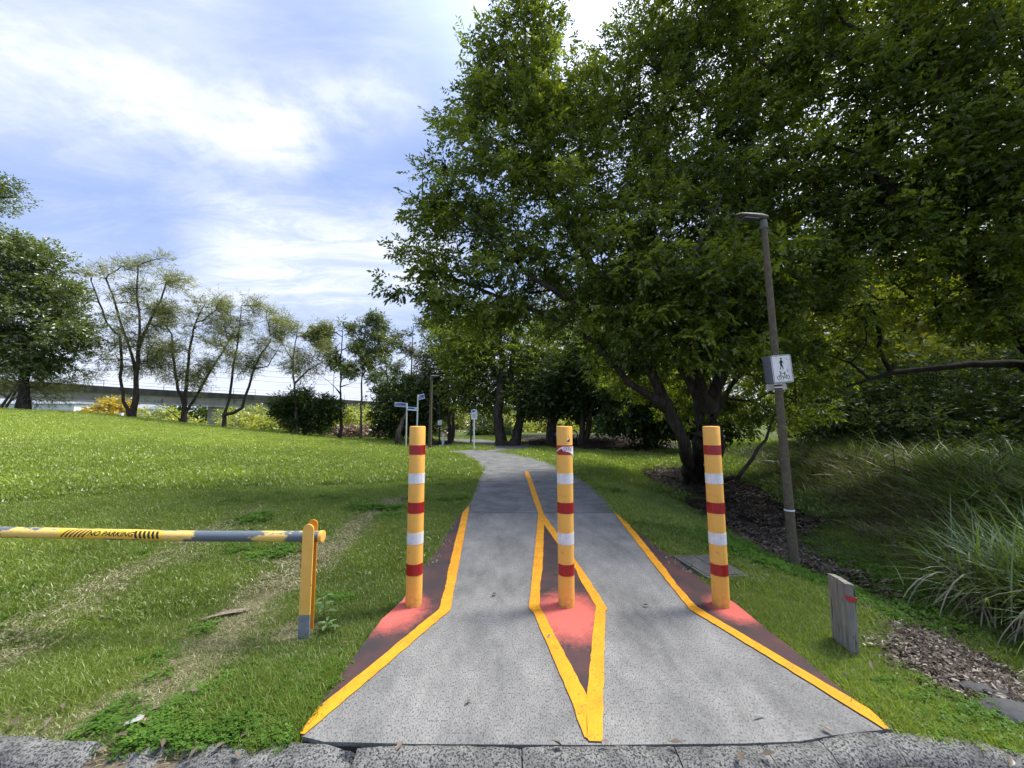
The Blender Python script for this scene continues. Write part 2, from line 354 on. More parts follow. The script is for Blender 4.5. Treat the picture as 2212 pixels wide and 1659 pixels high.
mr = t.nodes.new('ShaderNodeMapRange'); mr.inputs[1].default_value = .3; mr.inputs[2].default_value = .7; mr.inputs[3].default_value = .45; mr.inputs[4].default_value = 1.6; t.links.new(g_n.outputs[0], mr.inputs[0])
vm = t.nodes.new('ShaderNodeVectorMath'); vm.operation = 'SCALE'; t.links.new(at.outputs['Color'], vm.inputs[0]); t.links.new(mr.outputs[0], vm.inputs['Scale']); t.links.new(vm.outputs[0], b.inputs['Base Color'])
bp = t.nodes.new('ShaderNodeBump'); bp.inputs['Strength'].default_value = .7; bp.inputs['Distance'].default_value = .02; t.links.new(g_n.outputs[0], bp.inputs['Height']); t.links.new(bp.outputs[0], b.inputs['Normal'])
tag(link('ground', me, m), 'grassy park ground with a mound on the left and a gully on the right', kind='structure')

# ------------------------------------------------------------------ path slabs
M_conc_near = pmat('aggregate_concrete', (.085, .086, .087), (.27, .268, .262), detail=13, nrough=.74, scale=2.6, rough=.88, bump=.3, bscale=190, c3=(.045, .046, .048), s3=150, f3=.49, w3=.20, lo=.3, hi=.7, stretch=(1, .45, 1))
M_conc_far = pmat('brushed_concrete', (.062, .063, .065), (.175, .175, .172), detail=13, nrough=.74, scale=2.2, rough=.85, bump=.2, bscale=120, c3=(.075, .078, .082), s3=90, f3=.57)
M_conc_edge = pmat('path_bed', (.05, .045, .04), (.08, .07, .06), scale=20, rough=.95)
def clip_y(poly, y0, y1):
    def cl(p, f):
        o = []
        for i in range(len(p)):
            a, b = p[i], p[(i + 1) % len(p)]; fa, fb = f(a), f(b)
            if fa >= 0: o.append(a)
            if (fa >= 0) != (fb >= 0): s = fa / (fa - fb); o.append((a[0] + (b[0] - a[0]) * s, a[1] + (b[1] - a[1]) * s))
        return o
    return cl(cl(poly, lambda p: p[1] - y0), lambda p: y1 - p[1])
I4 = Matrix.Identity(4)
pathE = empty('path', label='grey concrete shared path curving away between the lawns', kind='structure')
MB().prism(PATH_POLY, Matrix.Translation((0, 0, -.018)), .08).build('path_bed', M_conc_edge, pathE)
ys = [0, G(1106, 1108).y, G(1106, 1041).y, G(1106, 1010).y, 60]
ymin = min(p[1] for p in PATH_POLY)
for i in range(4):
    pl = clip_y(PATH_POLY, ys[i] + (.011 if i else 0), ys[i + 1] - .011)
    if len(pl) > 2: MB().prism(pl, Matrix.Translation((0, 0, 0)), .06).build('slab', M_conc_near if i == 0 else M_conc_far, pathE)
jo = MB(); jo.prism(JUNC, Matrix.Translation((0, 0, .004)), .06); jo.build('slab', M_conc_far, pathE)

# painted patches and lines
M_yel = pmat('yellow_line_paint', (.50, .215, .010), (.70, .31, .014), detail=12, nrough=.75, scale=6, rough=.75, bump=.4, bscale=160, c3=(.20, .13, .05), s3=60, f3=.62, w3=.06, spec=.25)
mR, t, o_ = node_mat('brown_red_coating'); n = t.nodes; l = t.links
b = n.new('ShaderNodeBsdfPrincipled'); b.inputs['Roughness'].default_value = .8; b.inputs['Specular IOR Level'].default_value = .25; l.new(b.outputs[0], o_.inputs[0]); tcn = n.new('ShaderNodeTexCoord')
BOLL = [G(890, 1314).xy, G(1226, 1315).xy, G(1566, 1315).xy]
BOLL = [Vector((p[0], p[1] + .055)) for p in BOLL]
nzn = n.new('ShaderNodeTexNoise'); nzn.inputs['Scale'].default_value = 9; nzn.inputs['Detail'].default_value = 13; nzn.inputs['Roughness'].default_value = .86; l.new(tcn.outputs['Object'], nzn.inputs[0])
last = None
for (bx, by), (ex, ey, ey2) in zip(BOLL, ((-.12, -.10, .30), (0, -.16, .36), (.06, -.06, .22))):
    mpn = n.new('ShaderNodeMapping'); mpn.vector_type = 'POINT'; mpn.inputs['Location'].default_value = (-(bx + ex), -(by + ey), 0); l.new(tcn.outputs['Object'], mpn.inputs[0])
    sc = n.new('ShaderNodeVectorMath'); sc.operation = 'MULTIPLY'; sc.inputs[1].default_value = (1 / (ey2 * .75), 1 / ey2, 0); l.new(mpn.outputs[0], sc.inputs[0])
    ln = n.new('ShaderNodeVectorMath'); ln.operation = 'LENGTH'; l.new(sc.outputs[0], ln.inputs[0])
    if last is None: last = ln.outputs['Value']
    else: q = n.new('ShaderNodeMath'); q.operation = 'MINIMUM'; l.new(last, q.inputs[0]); l.new(ln.outputs['Value'], q.inputs[1]); last = q.outputs[0]
ad = n.new('ShaderNodeMath'); ad.operation = 'MULTIPLY_ADD'; l.new(nzn.outputs[0], ad.inputs[0]); ad.inputs[1].default_value = 1.7; l.new(last, ad.inputs[2])
mrn = n.new('ShaderNodeMapRange'); mrn.inputs[1].default_value = 1.45; mrn.inputs[2].default_value = 2.12; mrn.inputs[3].default_value = 1; mrn.inputs[4].default_value = 0; l.new(ad.outputs[0], mrn.inputs[0])
base = n.new('ShaderNodeMix'); base.data_type = 'RGBA'; nz2 = n.new('ShaderNodeTexNoise'); nz2.inputs['Scale'].default_value = 3.5; nz2.inputs['Detail'].default_value = 7; l.new(tcn.outputs['Object'], nz2.inputs[0])
mr2 = n.new('ShaderNodeMapRange'); mr2.inputs[1].default_value = .35; mr2.inputs[2].default_value = .7; l.new(nz2.outputs[0], mr2.inputs[0]); l.new(mr2.outputs[0], base.inputs[0])
base.inputs[6].default_value = (.036, .029, .031, 1); base.inputs[7].default_value = (.085, .038, .038, 1)
pk = n.new('ShaderNodeMix'); pk.data_type = 'RGBA'; l.new(mrn.outputs[0], pk.inputs[0]); l.new(base.outputs[2], pk.inputs[6]); pk.inputs[7].default_value = (.47, .105, .085, 1); l.new(pk.outputs[2], b.inputs['Base Color'])
bn = n.new('ShaderNodeTexNoise'); bn.inputs['Scale'].default_value = 180; l.new(tcn.outputs['Object'], bn.inputs[0]); bpn = n.new('ShaderNodeBump'); bpn.inputs['Strength'].default_value = .3; bpn.inputs['Distance'].default_value = .005; l.new(bn.outputs[0], bpn.inputs['Height']); l.new(bpn.outputs[0], b.inputs['Normal'])

def wob(poly, step=.05, amp=.004):
    o = []
    for i in range(len(poly)):
        a, b_ = Vector(poly[i]), Vector(poly[(i + 1) % len(poly)]); d = b_ - a; k = max(1, int(d.length / step)); nrm = Vector((-d.y, d.x)).normalized() if d.length else Vector((0, 0))
        for j in range(k):
            p = a + d * j / k
            if j: p = p + nrm * random.uniform(-amp, amp)
            o.append((p.x, p.y))
    return o
def flat(name, pts, z, m, label, cat=None, parent=None, amp=.004, th=.0025):
    o = MB().prism(wob(gp(*pts), amp=amp), Matrix.Translation((0, 0, z)), th).build(name, m, parent)
    return tag(o, label, kind='structure') if parent is None else o
LL_in = [(657, 1589), (972.6, 1319), (983, 1262), (989, 1234), (1014.6, 1094)]
LL_out = [(1011, 1094), (999, 1108.6), (968, 1234), (964, 1262), (948.3, 1317.4), (683, 1536), (648, 1588)]
flat('painted_line', LL_in + LL_out, .008, M_yel, 'yellow edge line on the left side of the path with a kink beside the left bollard')
RL_in = [(1322.4, 1101.6), (1345, 1133), (1422.6, 1234), (1445.6, 1262), (1491, 1318.8), (1660, 1421), (1911, 1578)]
RL_out = [(1920.6, 1577), (1879, 1535), (1506.4, 1313), (1462.7, 1265.6), (1441, 1234), (1355, 1129), (1343, 1119.5)]
flat('painted_line', RL_in + RL_out, .008, M_yel, 'yellow edge line on the right side of the path running down to the kerb')
CI = [(1175.6, 1134.4), (1171.6, 1234), (1167, 1262), (1165.4, 1310.4), (1267.8, 1505), (1287, 1310.4), (1257.4, 1262), (1243, 1230), (1208, 1181)]
CL = [(1132.9, 1018.9), (1146.8, 1063.9), (1162.7, 1109.6), (1157.7, 1165), (1150.4, 1234.3), (1142.8, 1315.6), (1153, 1326), (1228, 1501), (1262.6, 1595), (1273, 1604), (1300.8, 1605), (1307.7, 1321), (1313, 1317.4), (1278, 1262), (1258.9, 1234), (1206, 1155), (1174.6, 1111.5), (1151.8, 1044), (1141, 1018.9)]
# ring shaped island outline, cut along the top apex
ring = CL[:3] + CI[:1] + CI[1:5] + [CI[4]] + CL[8:11][:0]
left_half = CL[:9] + [(1268.5, 1598), CI[4], CI[3], CI[2], CI[1], CI[0], CL[16], CL[17], CL[18]]
right_half = [CI[0], CI[8], CI[7], CI[6], CI[5], CI[4], (1268.5, 1598), CL[9], CL[10], CL[11], CL[12], CL[13], CL[14], CL[15], CL[16]]
lineE = empty('painted_line', label='yellow diamond outline round the centre bollard with a tail leading up the path', kind='structure')
flat('painted_line_half', left_half, .008, M_yel, '', parent=lineE, amp=0.003)
flat('painted_line_half', right_half, .0083, M_yel, '', parent=lineE, amp=0.003)
flat('painted_patch', [(999, 1105)] + LL_out[2:6] + [(683, 1536), (690, 1521), (716, 1488), (735, 1457), (774, 1408), (826, 1337), (871, 1297), (913, 1227), (948, 1183), (976, 1133)], .004, mR, 'dark red brown coating with pink overspray at the foot of the left bollard', amp=.002)
flat('painted_patch', CI, .004, mR, 'dark coating with pink overspray inside the yellow diamond', amp=.001)
flat('painted_patch', [(1330, 1106), (1355, 1130), (1441, 1235), (1462.7, 1266), (1506.4, 1314), (1879, 1536), (1823, 1494), (1789, 1467), (1758, 1441), (1711, 1401), (1665, 1368), (1626, 1335), (1589, 1305), (1539, 1270), (1485, 1232), (1459, 1208), (1423, 1183), (1374, 1143)], .004, mR, 'dark red brown coating with pink overspray at the foot of the right bollard', amp=.002)

# ------------------------------------------------------------------ kerb, road, gutter
M_kerb = pmat('weathered_kerb', (.085, .085, .085), (.23, .23, .222), detail=12, nrough=.75, scale=6, rough=.92, bump=.8, bscale=90, c3=(.035, .036, .038), s3=110, f3=.47, w3=.14, spec=.1)
M_road = pmat('asphalt', (.045, .045, .048), (.07, .068, .066), scale=30, rough=.9, bump=.6, bscale=120, c3=(.12, .11, .10), s3=90, f3=.62)
M_gut = pmat('gutter_concrete', (.15, .13, .105), (.25, .235, .21), scale=7, rough=.9, bump=.5, bscale=80, c3=(.08, .07, .06), s3=50, f3=.55)
me = mesh_np('road', [(-60, -14, -.135), (60, -14, -.135), (60, 1.45, -.135), (-60, 1.45, -.135)], [[0, 1, 2, 3]])
tag(link('road', me, M_road), 'asphalt road in front of the kerb', kind='structure')
tag(MB().box((0, 1.76, -.16), (120, .72, .07)).build('gutter', M_gut), 'concrete gutter strip along the kerb with leaf litter', kind='structure')
tag(MB().box((0, 1.865, -.09), (9, .15, .085)).build('soil', pmat('kerb_joint_soil', (.07, .055, .04), (.14, .115, .08), scale=30, rough=.95, bump=.6), None), 'packed soil and debris in the joints of the kerb', kind='structure')
kerbE = empty('kerb', label='weathered concrete kerb with broken stones along the road', kind='structure')
KB = [(-420, 1600), (0, 1588), (230, 1596), (640, 1600), (780, 1606), (1280, 1609), (1600, 1606), (1740, 1601), (1820, 1582), (1920, 1577), (2080, 1590), (2230, 1628), (2500, 1680)]
KBw = [tuple(G(*p).xy) for p in KB]
kbx = [p[0] for p in KBw]; kby = [p[1] for p in KBw]
def kback(x): return np.interp(x, kbx, kby)
def kerb_stone(xa, xb, seed, rough_l=.0, low=0.0):
    nu, nv = max(6, int((xb - xa) / .02)), 9
    prof = [(0, -.10), (0, -.02), (.012, -.003), (.05, .0), (.09, -.002), (.125, -.018), (.145, -.05), (.152, -.09), (.158, -.14)]
    V = []
    for i in range(nu + 1):
        u = i / nu; x = xa + (xb - xa) * u; e = min(u, 1 - u) * (xb - xa)
        end = max(0, 1 - e / .02); edge = max(0, 1 - e / .15) * rough_l
        for j, (dy, z) in enumerate(prof):
            nn = float(fbm(x * 6, j * .9 + seed, 2, seed)) - .5; n2 = float(vnoise(x, 0, 5, seed)) - .5
            y = float(kback(x)) - dy - .010 * n2 * (j > 0) * (1 + 2 * rough_l)
            zz = z + .007 * nn - end * .004 - edge * .05 * (j > 2) - low * (.5 + n2)
            V.append((x, y + edge * .03 * (j < 3) * -1 + .006 * nn, zz + (.004 if z > -.05 else 0)))
    F = []
    for i in range(nu):
        for j in range(nv - 1): a0 = i * nv + j; F.append([a0, a0 + 1, a0 + nv + 1, a0 + nv])
    me = bpy.data.meshes.new('kerb_stone'); me.from_pydata(V, [], F + [list(range(nv)), [nu * nv + k for k in range(nv - 1, -1, -1)]])
    bm = bmesh.new(); bm.from_mesh(me); bmesh.ops.recalc_face_normals(bm, faces=bm.faces); bm.to_mesh(me); bm.free()
    me.polygons.foreach_set('use_smooth', [True] * len(me.polygons)); me.set_sharp_from_angle(angle=R(55))
    return link('kerb_stone', me, M_kerb, kerbE)
def kx(px): return G(px, 1600).x
for i, (a0, b0, rg, lw) in enumerate([(-420, -100, .2, .01), (-92, 222, .6, .0), (262, 398, 1.5, .03), (408, 775, .9, .01), (779, 1126, .4, 0), (1128, 1449, .15, 0), (1451, 1641, .1, 0), (1642, 1770, .05, 0), (1772, 1921, .05, 0), (1923, 2137, .05, 0), (2139, 2400, .1, 0)]):
    kerb_stone(kx(a0), kx(b0), i + 1, rg, lw)

# ------------------------------------------------------------------ bollards
M_sleeve = pmat('yellow_bollard_sleeve', (.72, .37, .07), (.80, .43, .085), scale=5, rough=.6, bump=.08, c3=(.46, .23, .05), s3=22, f3=.60, w3=.3, basedirt=(.16, .10, .06), spec=.4)
M_red = pmat('red_reflective_tape', (.26, .003, .006), (.33, .005, .009), scale=20, rough=.35, spec=.6)
M_wht = pmat('white_reflective_tape', (.60, .61, .64), (.74, .75, .77), scale=25, rough=.4, spec=.6)
M_seam = pmat('tape_honeycomb_print', (.50, .52, .55), (.6, .62, .65), scale=25, rough=.5)
M_redseam = pmat('red_tape_print', (.30, .003, .006), (.62, .05, .05), scale=40, rough=.4)
M_black = pmat('black_print', (.012, .012, .014), (.02, .02, .022), scale=20, rough=.6)
M_paper = pmat('torn_white_paper', (.74, .70, .72), (.85, .80, .82), scale=60, rough=.8)
M_pur = pmat('faded_purple_print', (.22, .10, .20), (.38, .18, .30), scale=90, rough=.8)
BH, BR = 1.44, .0655
def cyl_patch(mb, a0, a1, z0, z1, r, n=8):
    vs = []; fs = []
    for i in range(n + 1):
        a = R(a0 + (a1 - a0) * i / n); vs += [(r * math.sin(a), -r * math.cos(a), z0), (r * math.sin(a), -r * math.cos(a), z1)]
    for i in range(n): fs.append((2 * i, 2 * i + 2, 2 * i + 3, 2 * i + 1))
    mb.add(vs, fs)
def band(mb, z0, z1, r, n=40):
    vs = []; fs = []
    for z, rr in ((z0, BR - .001), (z0, r), (z1, r), (z1, BR - .001)):
        vs += [(rr * math.cos(2 * math.pi * k / n), rr * math.sin(2 * math.pi * k / n), z) for k in range(n)]
    for j in range(3):
        for k in range(n): fs.append((j * n + k, j * n + (k + 1) % n, (j + 1) * n + (k + 1) % n, (j + 1) * n + k))
    mb.add(vs, fs)
def wrap(poly, a_c, z_c, r):
    return [(r * math.sin(a_c + p[0] / BR), -r * math.cos(a_c + p[0] / BR), z_c + p[1]) for p in poly]
def bollard(loc, label, tilt):
    E = empty('bollard', (loc[0], loc[1], 0), label, 'bollard', 'yellow bollards across the path'); E.rotation_euler = (0, tilt, 0)
    n = 48; vs = []; fs = []
    prof = [(BR, 0), (BR, .02), (BR, 1.0), (BR, BH - .008), (BR - .003, BH - .002), (BR - .009, BH), (BR - .02, BH - .001), (0.001, BH - .001)]
    for rr, z in prof: vs += [(rr * math.cos(2 * math.pi * k / n), rr * math.sin(2 * math.pi * k / n), z) for k in range(n)]
    for j in range(len(prof) - 1):
        for k in range(n): fs.append((j * n + k, j * n + (k + 1) % n, (j + 1) * n + (k + 1) % n, (j + 1) * n + k))
    q = MB(); q.add(vs, fs); q.build('post', M_sleeve, E, smooth=True)
    for fr0, fr1, red in ((.108, .162, 1), (.268, .325, 0), (.430, .490, 1), (.597, .660, 0), (.767, .828, 1)):
        z1, z0 = BH * (1 - fr0), BH * (1 - fr1)
        q = MB(); band(q, z0, z1, BR + .0016); o = q.build('red_band' if red else 'white_band', M_red if red else M_wht, E, smooth=True)
        # faint print of the tape
        q = MB()
        for side in (-52, 46):
            for k in range(6):
                zz = z0 + (z1 - z0) * (k + .25) / 6; cyl_patch(q, side + random.uniform(-2, 2), side + 9, zz, zz + (z1 - z0) * .07, BR + .0024, 2)
        for k in range(5):
            if not red: zz = z0 + (z1 - z0) * (k + .4) / 5.2; cyl_patch(q, -35 + 6 * random.random(), 25 + 10 * random.random(), zz, zz + .0016, BR + .0024, 8)
        cyl_patch(q, -8, -6.5, z0 + .004, z1 - .004, BR + .0024, 1)
        q.build('tape_print', M_redseam if red else M_seam, o)['kind'] = 'stuff'
    return E
bl = bollard(BOLL[0], 'yellow bollard with red and white bands beside the lawn, left of the three', 0)
bm_ = bollard(BOLL[1], 'yellow bollard with a torn NOTICE sticker, standing in the middle of the path', 0)
br_ = bollard(BOLL[2], 'yellow banded bollard in front of the big tree trunk, right of the three', R(-.6))
# sticker remains on the centre bollard
st = empty('torn_sticker', (0, 0, 0)); st.parent = bm_; del_z = BH * (1 - .135)
def strip_on(mb, pts, a_c, z_c, r):
    tri = tessellate_polygon([[Vector((p[0], p[1], 0)) for p in pts]]); mb.add(wrap(pts, a_c, z_c, r), [tuple(t) for t in tri])
def densify(poly, step=.006):
    o = []
    for i in range(len(poly)):
        a, b_ = poly[i], poly[(i + 1) % len(poly)]; k = max(1, int(math.hypot(b_[0] - a[0], b_[1] - a[1]) / step))
        o += [(a[0] + (b_[0] - a[0]) * j / k, a[1] + (b_[1] - a[1]) * j / k) for j in range(k)]
    return o
q = MB()
for k in range(16):       # torn diagonal scrap made of narrow upright slices so it follows the curve
    x0 = -.088 + k * .011; x1 = x0 + .011
    def top(x): return .028 if x > -.03 else .028 - (-.03 - x) * .62
    def bot(x): return -.004 - max(0, x + .02) * .33 - (max(0, x - .045)) * .5 if x > -.03 else top(x) - .012
    j0, j1 = random.uniform(-.002, .002), random.uniform(-.002, .002)
    strip_on(q, [(x0, bot(x0) + j0), (x1, bot(x1) + j0), (x1, top(x1)), (x0, top(x0))], 0, del_z, BR + .0034)
q.build('paper', M_paper, st)
def text_mesh(body, size, shear=0.0, bold=0.0, cell=.006):
    cu = bpy.data.curves.new('lettering', 'FONT'); cu.body = body; cu.size = size; cu.shear = shear; cu.offset = bold; cu.align_x = 'CENTER'; cu.align_y = 'CENTER'; cu.resolution_u = 3
    ob = bpy.data.objects.new('lettering', cu); COL.objects.link(ob); bpy.context.view_layer.update()
    me = bpy.data.meshes.new_from_object(ob.evaluated_get(bpy.context.evaluated_depsgraph_get())); bpy.data.objects.remove(ob); bpy.data.curves.remove(cu)
    bm = bmesh.new(); bm.from_mesh(me)
    y0 = min(v.co.y for v in bm.verts); y1 = max(v.co.y for v in bm.verts); x0 = min(v.co.x for v in bm.verts); x1 = max(v.co.x for v in bm.verts)
    for k in range(1, int((y1 - y0) / cell)): bmesh.ops.bisect_plane(bm, geom=bm.verts[:] + bm.edges[:] + bm.faces[:], plane_co=(0, y0 + k * cell, 0), plane_no=(0, 1, 0))
    for k in range(1, int((x1 - x0) / cell)) if 'OTIC' in body else (): bmesh.ops.bisect_plane(bm, geom=bm.verts[:] + bm.edges[:] + bm.faces[:], plane_co=(x0 + k * cell, 0, 0), plane_no=(1, 0, 0))
    bm.to_mesh(me); bm.free(); return me
me = text_mesh('OTIC', .036, bold=.0012)
for v in me.vertices:
    x, z = v.co.x * .95 + .022, v.co.y + .008; v.co = (*wrap([(x, z)], 0, del_z, BR + .0042)[0],)
link('lettering', me, M_pur, st)
q = MB(); strip_on(q, [(-.012, -.018), (.012, -.018), (.013, .004), (.004, .012), (.003, .03), (.0, .012), (-.010, -.004)], 0.35, BH * .925, BR + .002); q.build('chipped_patch', M_black, bm_)
q = MB(); strip_on(q, [(-.014, -.016), (.004, -.004), (.008, .008), (-.004, .012), (-.010, .0)], 0.33, BH * .927, BR + .003); q.build('sticker_scrap', M_paper, bm_)

# ------------------------------------------------------------------ boom gate
M_gate = pmat('yellow_gate_paint', (.74, .41, .08), (.80, .47, .11), scale=7, rough=.5, bump=.1, c3=(.10, .06, .03), s3=38, f3=.70)
M_gate2 = pmat('shaded_gate_paint', (.56, .21, .01), (.64, .25, .015), scale=7, rough=.45, bump=.1, c3=(.10, .05, .02), s3=34, f3=.71)  # gate yellow with the rear plate's shade put into the colour
M_galv = pmat('bare_galvanised_steel', (.17, .20, .23), (.28, .31, .34), scale=14, rough=.5, bump=.15, metal=.3)
M_bar = pmat('worn_yellow_bar_paint', (.11, .135, .165), (.74, .50, .13), scale=3.2, rough=.5, bump=.15, c3=(.30, .24, .16), s3=60, f3=.66, lo=.47, hi=.50, stretch=(.9, 2.5, 2.5))
M_rust = pmat('rusty_bracket', (.12, .05, .025), (.2, .09, .04), scale=30, rough=.9)
pf, pr = G(655, 1373), G(674, 1347)
gE = empty('boom_gate', (pf.x, pf.y, 0), 'yellow boom gate with a NO PARKING bar and twin plate post on the lawn edge', 'gate')
def plate(c, w, h, th, mt, name, zl=0.0):
    pts = [(-w / 2, zl), (w / 2, zl), (w / 2, h - w / 2)]
    for k in range(1, 9): a = math.pi * k / 9; pts.append((w / 2 * math.cos(a), h - w / 2 + w / 2 * math.sin(a)))
    pts.append((-w / 2, h - w / 2)); M = Matrix.Translation(c) @ Matrix.Rotation(R(90), 4, 'X')
    return MB().prism(pts, M, th).build(name, mt, gE, bevel=.0015)
lean = .0
hf = .775
plate(Vector((0, 0, 0)), .078, hf - .022, .010, M_gate, 'front_plate', .135)
MB().box((0, .005, .018), (.078, .0102, .236)).build('bare_foot', M_galv, gE)
plate(Vector((pr.x - pf.x - .012, pr.y - pf.y - .03, 0)), .070, hf - .022, .010, M_gate2, 'rear_plate', -.1)
bz = D(672, 1159, pf.y + .07).z; byy = pf.y + .075
pe = D(690, 1160, byy); pl_ = D(-240, 1146, byy + .0)
q = MB(); q.tube([Vector((pl_.x, byy + .02, pl_.z)) - gE.location, Vector((pf.x - .9, byy + .005, bz + .0)) - gE.location, Vector((pf.x + .055, byy, bz)) - gE.location], .0375, 24)
q.build('bar', M_bar, gE, smooth=True)
q = MB(); q.tube([Vector((pf.x + .05, byy, bz)) - gE.location, Vector((pf.x + .075, byy, bz)) - gE.location], .041, 24); q.build('end_cap', M_gate, gE, smooth=True, bevel=.002)
MB().box((-.055, .03, bz - .09), (.05, .02, .012)).build('latch_hook', M_rust, gE); MB().box((-.05, .03, bz - .17), (.014, .014, .07)).build('latch_pin', M_rust, gE)
# NO PARKING sticker wrapped on the bar
M_stick = pmat('yellow_warning_sticker', (.78, .48, .03), (.84, .53, .05), scale=20, rough=.5, c3=(.4, .33, .2), s3=60, f3=.68)
def onbar(x, s):      # x along the bar (world), s arc length upwards from the camera-facing line
    r = .0386; a = s / r
    zc0 = np.interp(x, [pl_.x, pf.x - .9, pf.x + .1], [pl_.z, bz, bz]); yc = np.interp(x, [pl_.x, pf.x - .9, pf.x + .1], [byy + .02, byy + .005, byy])
    return Vector((x, yc - r * math.cos(a), zc0 + r * math.sin(a))) - gE.location
xs0, xs1 = D(132, 1152, byy).x, D(357, 1155, byy).x
q = MB(); n = 20; vs = []; fs = []
for j in range(9):
    for i in range(n + 1): vs.append(onbar(xs0 + (xs1 - xs0) * i / n + (random.uniform(-.004, .004) if i in (0, n) else 0), -.020 + .070 * j / 8))
for j in range(8):
    for i in range(n): a0 = j * (n + 1) + i; fs.append((a0, a0 + 1, a0 + n + 2, a0 + n + 1))
q.add(vs, fs); stk = q.build('warning_sticker', M_stick, gE, smooth=True)
me = text_mesh('NO PARKING', .056, shear=.35, bold=.001)
xc = (D(195, 1152, byy).x + D(297, 1154, byy).x) / 2; wid = D(297, 1154, byy).x - D(197, 1154, byy).x
w0 = max(v.co.x for v in me.vertices) - min(v.co.x for v in me.vertices)
for v in me.vertices:
    p = onbar(xc + v.co.x * wid / w0, .014 + v.co.y * .85); c = Vector((v.co.x * wid / w0 + xc, 0, 0)); v.co = p + Vector((0, -.0012, .0005))
link('lettering', me, M_black, stk)
def slash(xa, slant, w):
    q = MB()
    for j in range(6):
        s0, s1 = -.014 + .056 * j / 6, -.014 + .056 * (j + 1) / 6
        a = xa + slant * j / 6; b_ = xa + slant * (j + 1) / 6
        q.add([onbar(a, s0) + Vector((0, -.001, .0004)), onbar(a + w, s0) + Vector((0, -.001, .0004)), onbar(b_ + w, s1) + Vector((0, -.001, .0004)), onbar(b_, s1) + Vector((0, -.001, .0004))], [(0, 1, 2, 3)])
    q.build('hazard_stripe', M_black, stk)
for k in range(6): slash(D(139 + k * 9, 1152, byy).x, .045, .013)
for k in range(6): slash(D(301 + k * 9.3, 1152, byy).x, -.018, .017)

# ------------------------------------------------------------------ lamp post with signs
M_pole = pmat('lichened_concrete_pole', (.085, .073, .05), (.14, .122, .088), scale=18, rough=.9, bump=.3, c3=(.09, .08, .06), s3=40, f3=.58, spec=.1)
M_lamp = pmat('grey_lamp_housing', (.10, .105, .09), (.15, .155, .135), scale=6, rough=.6)
M_alu = pmat('weathered_aluminium', (.10, .11, .13), (.15, .16, .18), scale=5, rough=.5, metal=.4, bump=.05)
M_sign = pmat('grimy_white_sign', (.60, .61, .59), (.80, .80, .78), scale=9, rough=.5, c3=(.25, .26, .25), s3=22, f3=.63, stretch=(1, 1, .5))
M_blk = M_black
def lamp_post(pb, pt, label, r0, r1, head_dir, ring=True):
    E = empty('lamp_post', pb, label, 'lamp post', 'lamp posts along the path'); v = pt - pb
    q = MB(); q.tube([Vector((0, 0, -.2)), Vector((0, 0, 0)), v * .5, v], [r0, r0, (r0 + r1) / 2, r1], 20); q.build('pole', M_pole, E, smooth=True)
    q = MB(); q.tube([v - v.normalized() * .01, v + v.normalized() * .10], [r1 * 1.25, r1 * 1.2], 16); q.build('collar', M_lamp, E, smooth=True)
    h = v + v.normalized() * .10; d = head_dir.normalized(); sd_ = d.cross(Vector((0, 0, 1))).normalized()
    vs = []; fs = []; sec = [(-.10, .02, .0, .03), (-.06, .075, -.03, .055), (.05, .10, -.045, .07), (.2, .11, -.045, .065), (.4, .11, -.03, .05), (.52, .09, -.01, .035), (.56, .03, .005, .02)]
    k = 12
    for a_, w, zb, ztp in [(a1 * .72, a2 * .62, a3 * .6, a4 * .6) for a1, a2, a3, a4 in sec]:
        for i in range(k):
            an = 2 * math.pi * i / k; cx_ = math.cos(an); sz = math.sin(an); vs.append(h + d * a_ + sd_ * (w * cx_) + Vector((0, 0, (ztp if sz > 0 else -zb) * sz + .04)))
    for j in range(len(sec) - 1):
        for i in range(k): fs.append((j * k + i, j * k + (i + 1) % k, (j + 1) * k + (i + 1) % k, (j + 1) * k + i))
    fs.append(tuple(range(k))); fs.append(tuple((len(sec) - 1) * k + i for i in range(k)))
    q = MB(); q.add(vs, fs); q.build('lamp_head', M_lamp, E, smooth=True)
    q = MB(); q.box(h + d * .2 + Vector((0, 0, .005)), (.20, .09, .02), Matrix.Rotation(math.atan2(d.y, d.x), 3, 'Z')); q.build('diffuser', M_alu, E, bevel=.004)
    if ring:
        u = v.normalized(); q = MB(); c0 = v * .165; q.tube([c0, c0 + u * .018], r0 * 1.03, 20); q.build('white_tie', M_wht, E, smooth=True)
    return E
pb = T(1717, 1234); pt = D(1650, 492, pb.y + .0)
lamp_post(pb, pt, 'tall thin lichened lamp post carrying the walking and cycling sign', .055, .036, Vector((-1, -.15, 0)))
def sign_frame(px, py, depth, yaw, roll):
    p = D(px, py, depth); return Matrix.Translation(p) @ Matrix.Rotation(yaw, 4, 'Z') @ Matrix.Rotation(R(90), 4, 'X') @ Matrix.Rotation(roll, 4, 'Z')
fy = pb.y - .075
sc_ = fy / FPX
# front sign : 44 x 61 px plate
Wd, Hd = 43 * sc_, 61 * sc_
Ms = sign_frame(1689.5, 796.5, fy, R(-3), R(4.2))
sE = MB().prism(rrect(Wd, Hd, .022), Ms, .003).build('path_sign', M_alu)
tag(sE, 'white shared path sign with black walking figure and bicycle on the lamp post', 'sign')
MB().prism(rrect(Wd - .004, Hd - .004, .021), Ms @ Matrix.Translation((0, 0, .0006)), .0004).build('white_rim', M_sign, sE)
MB().prism(rrect(Wd - .016, Hd - .016, .018), Ms @ Matrix.Translation((0, 0, .0012)), .0004).build('black_border', M_blk, sE)
MB().prism(rrect(Wd - .027, Hd - .027, .014), Ms @ Matrix.Translation((0, 0, .0018)), .0004).build('face', M_sign, sE)
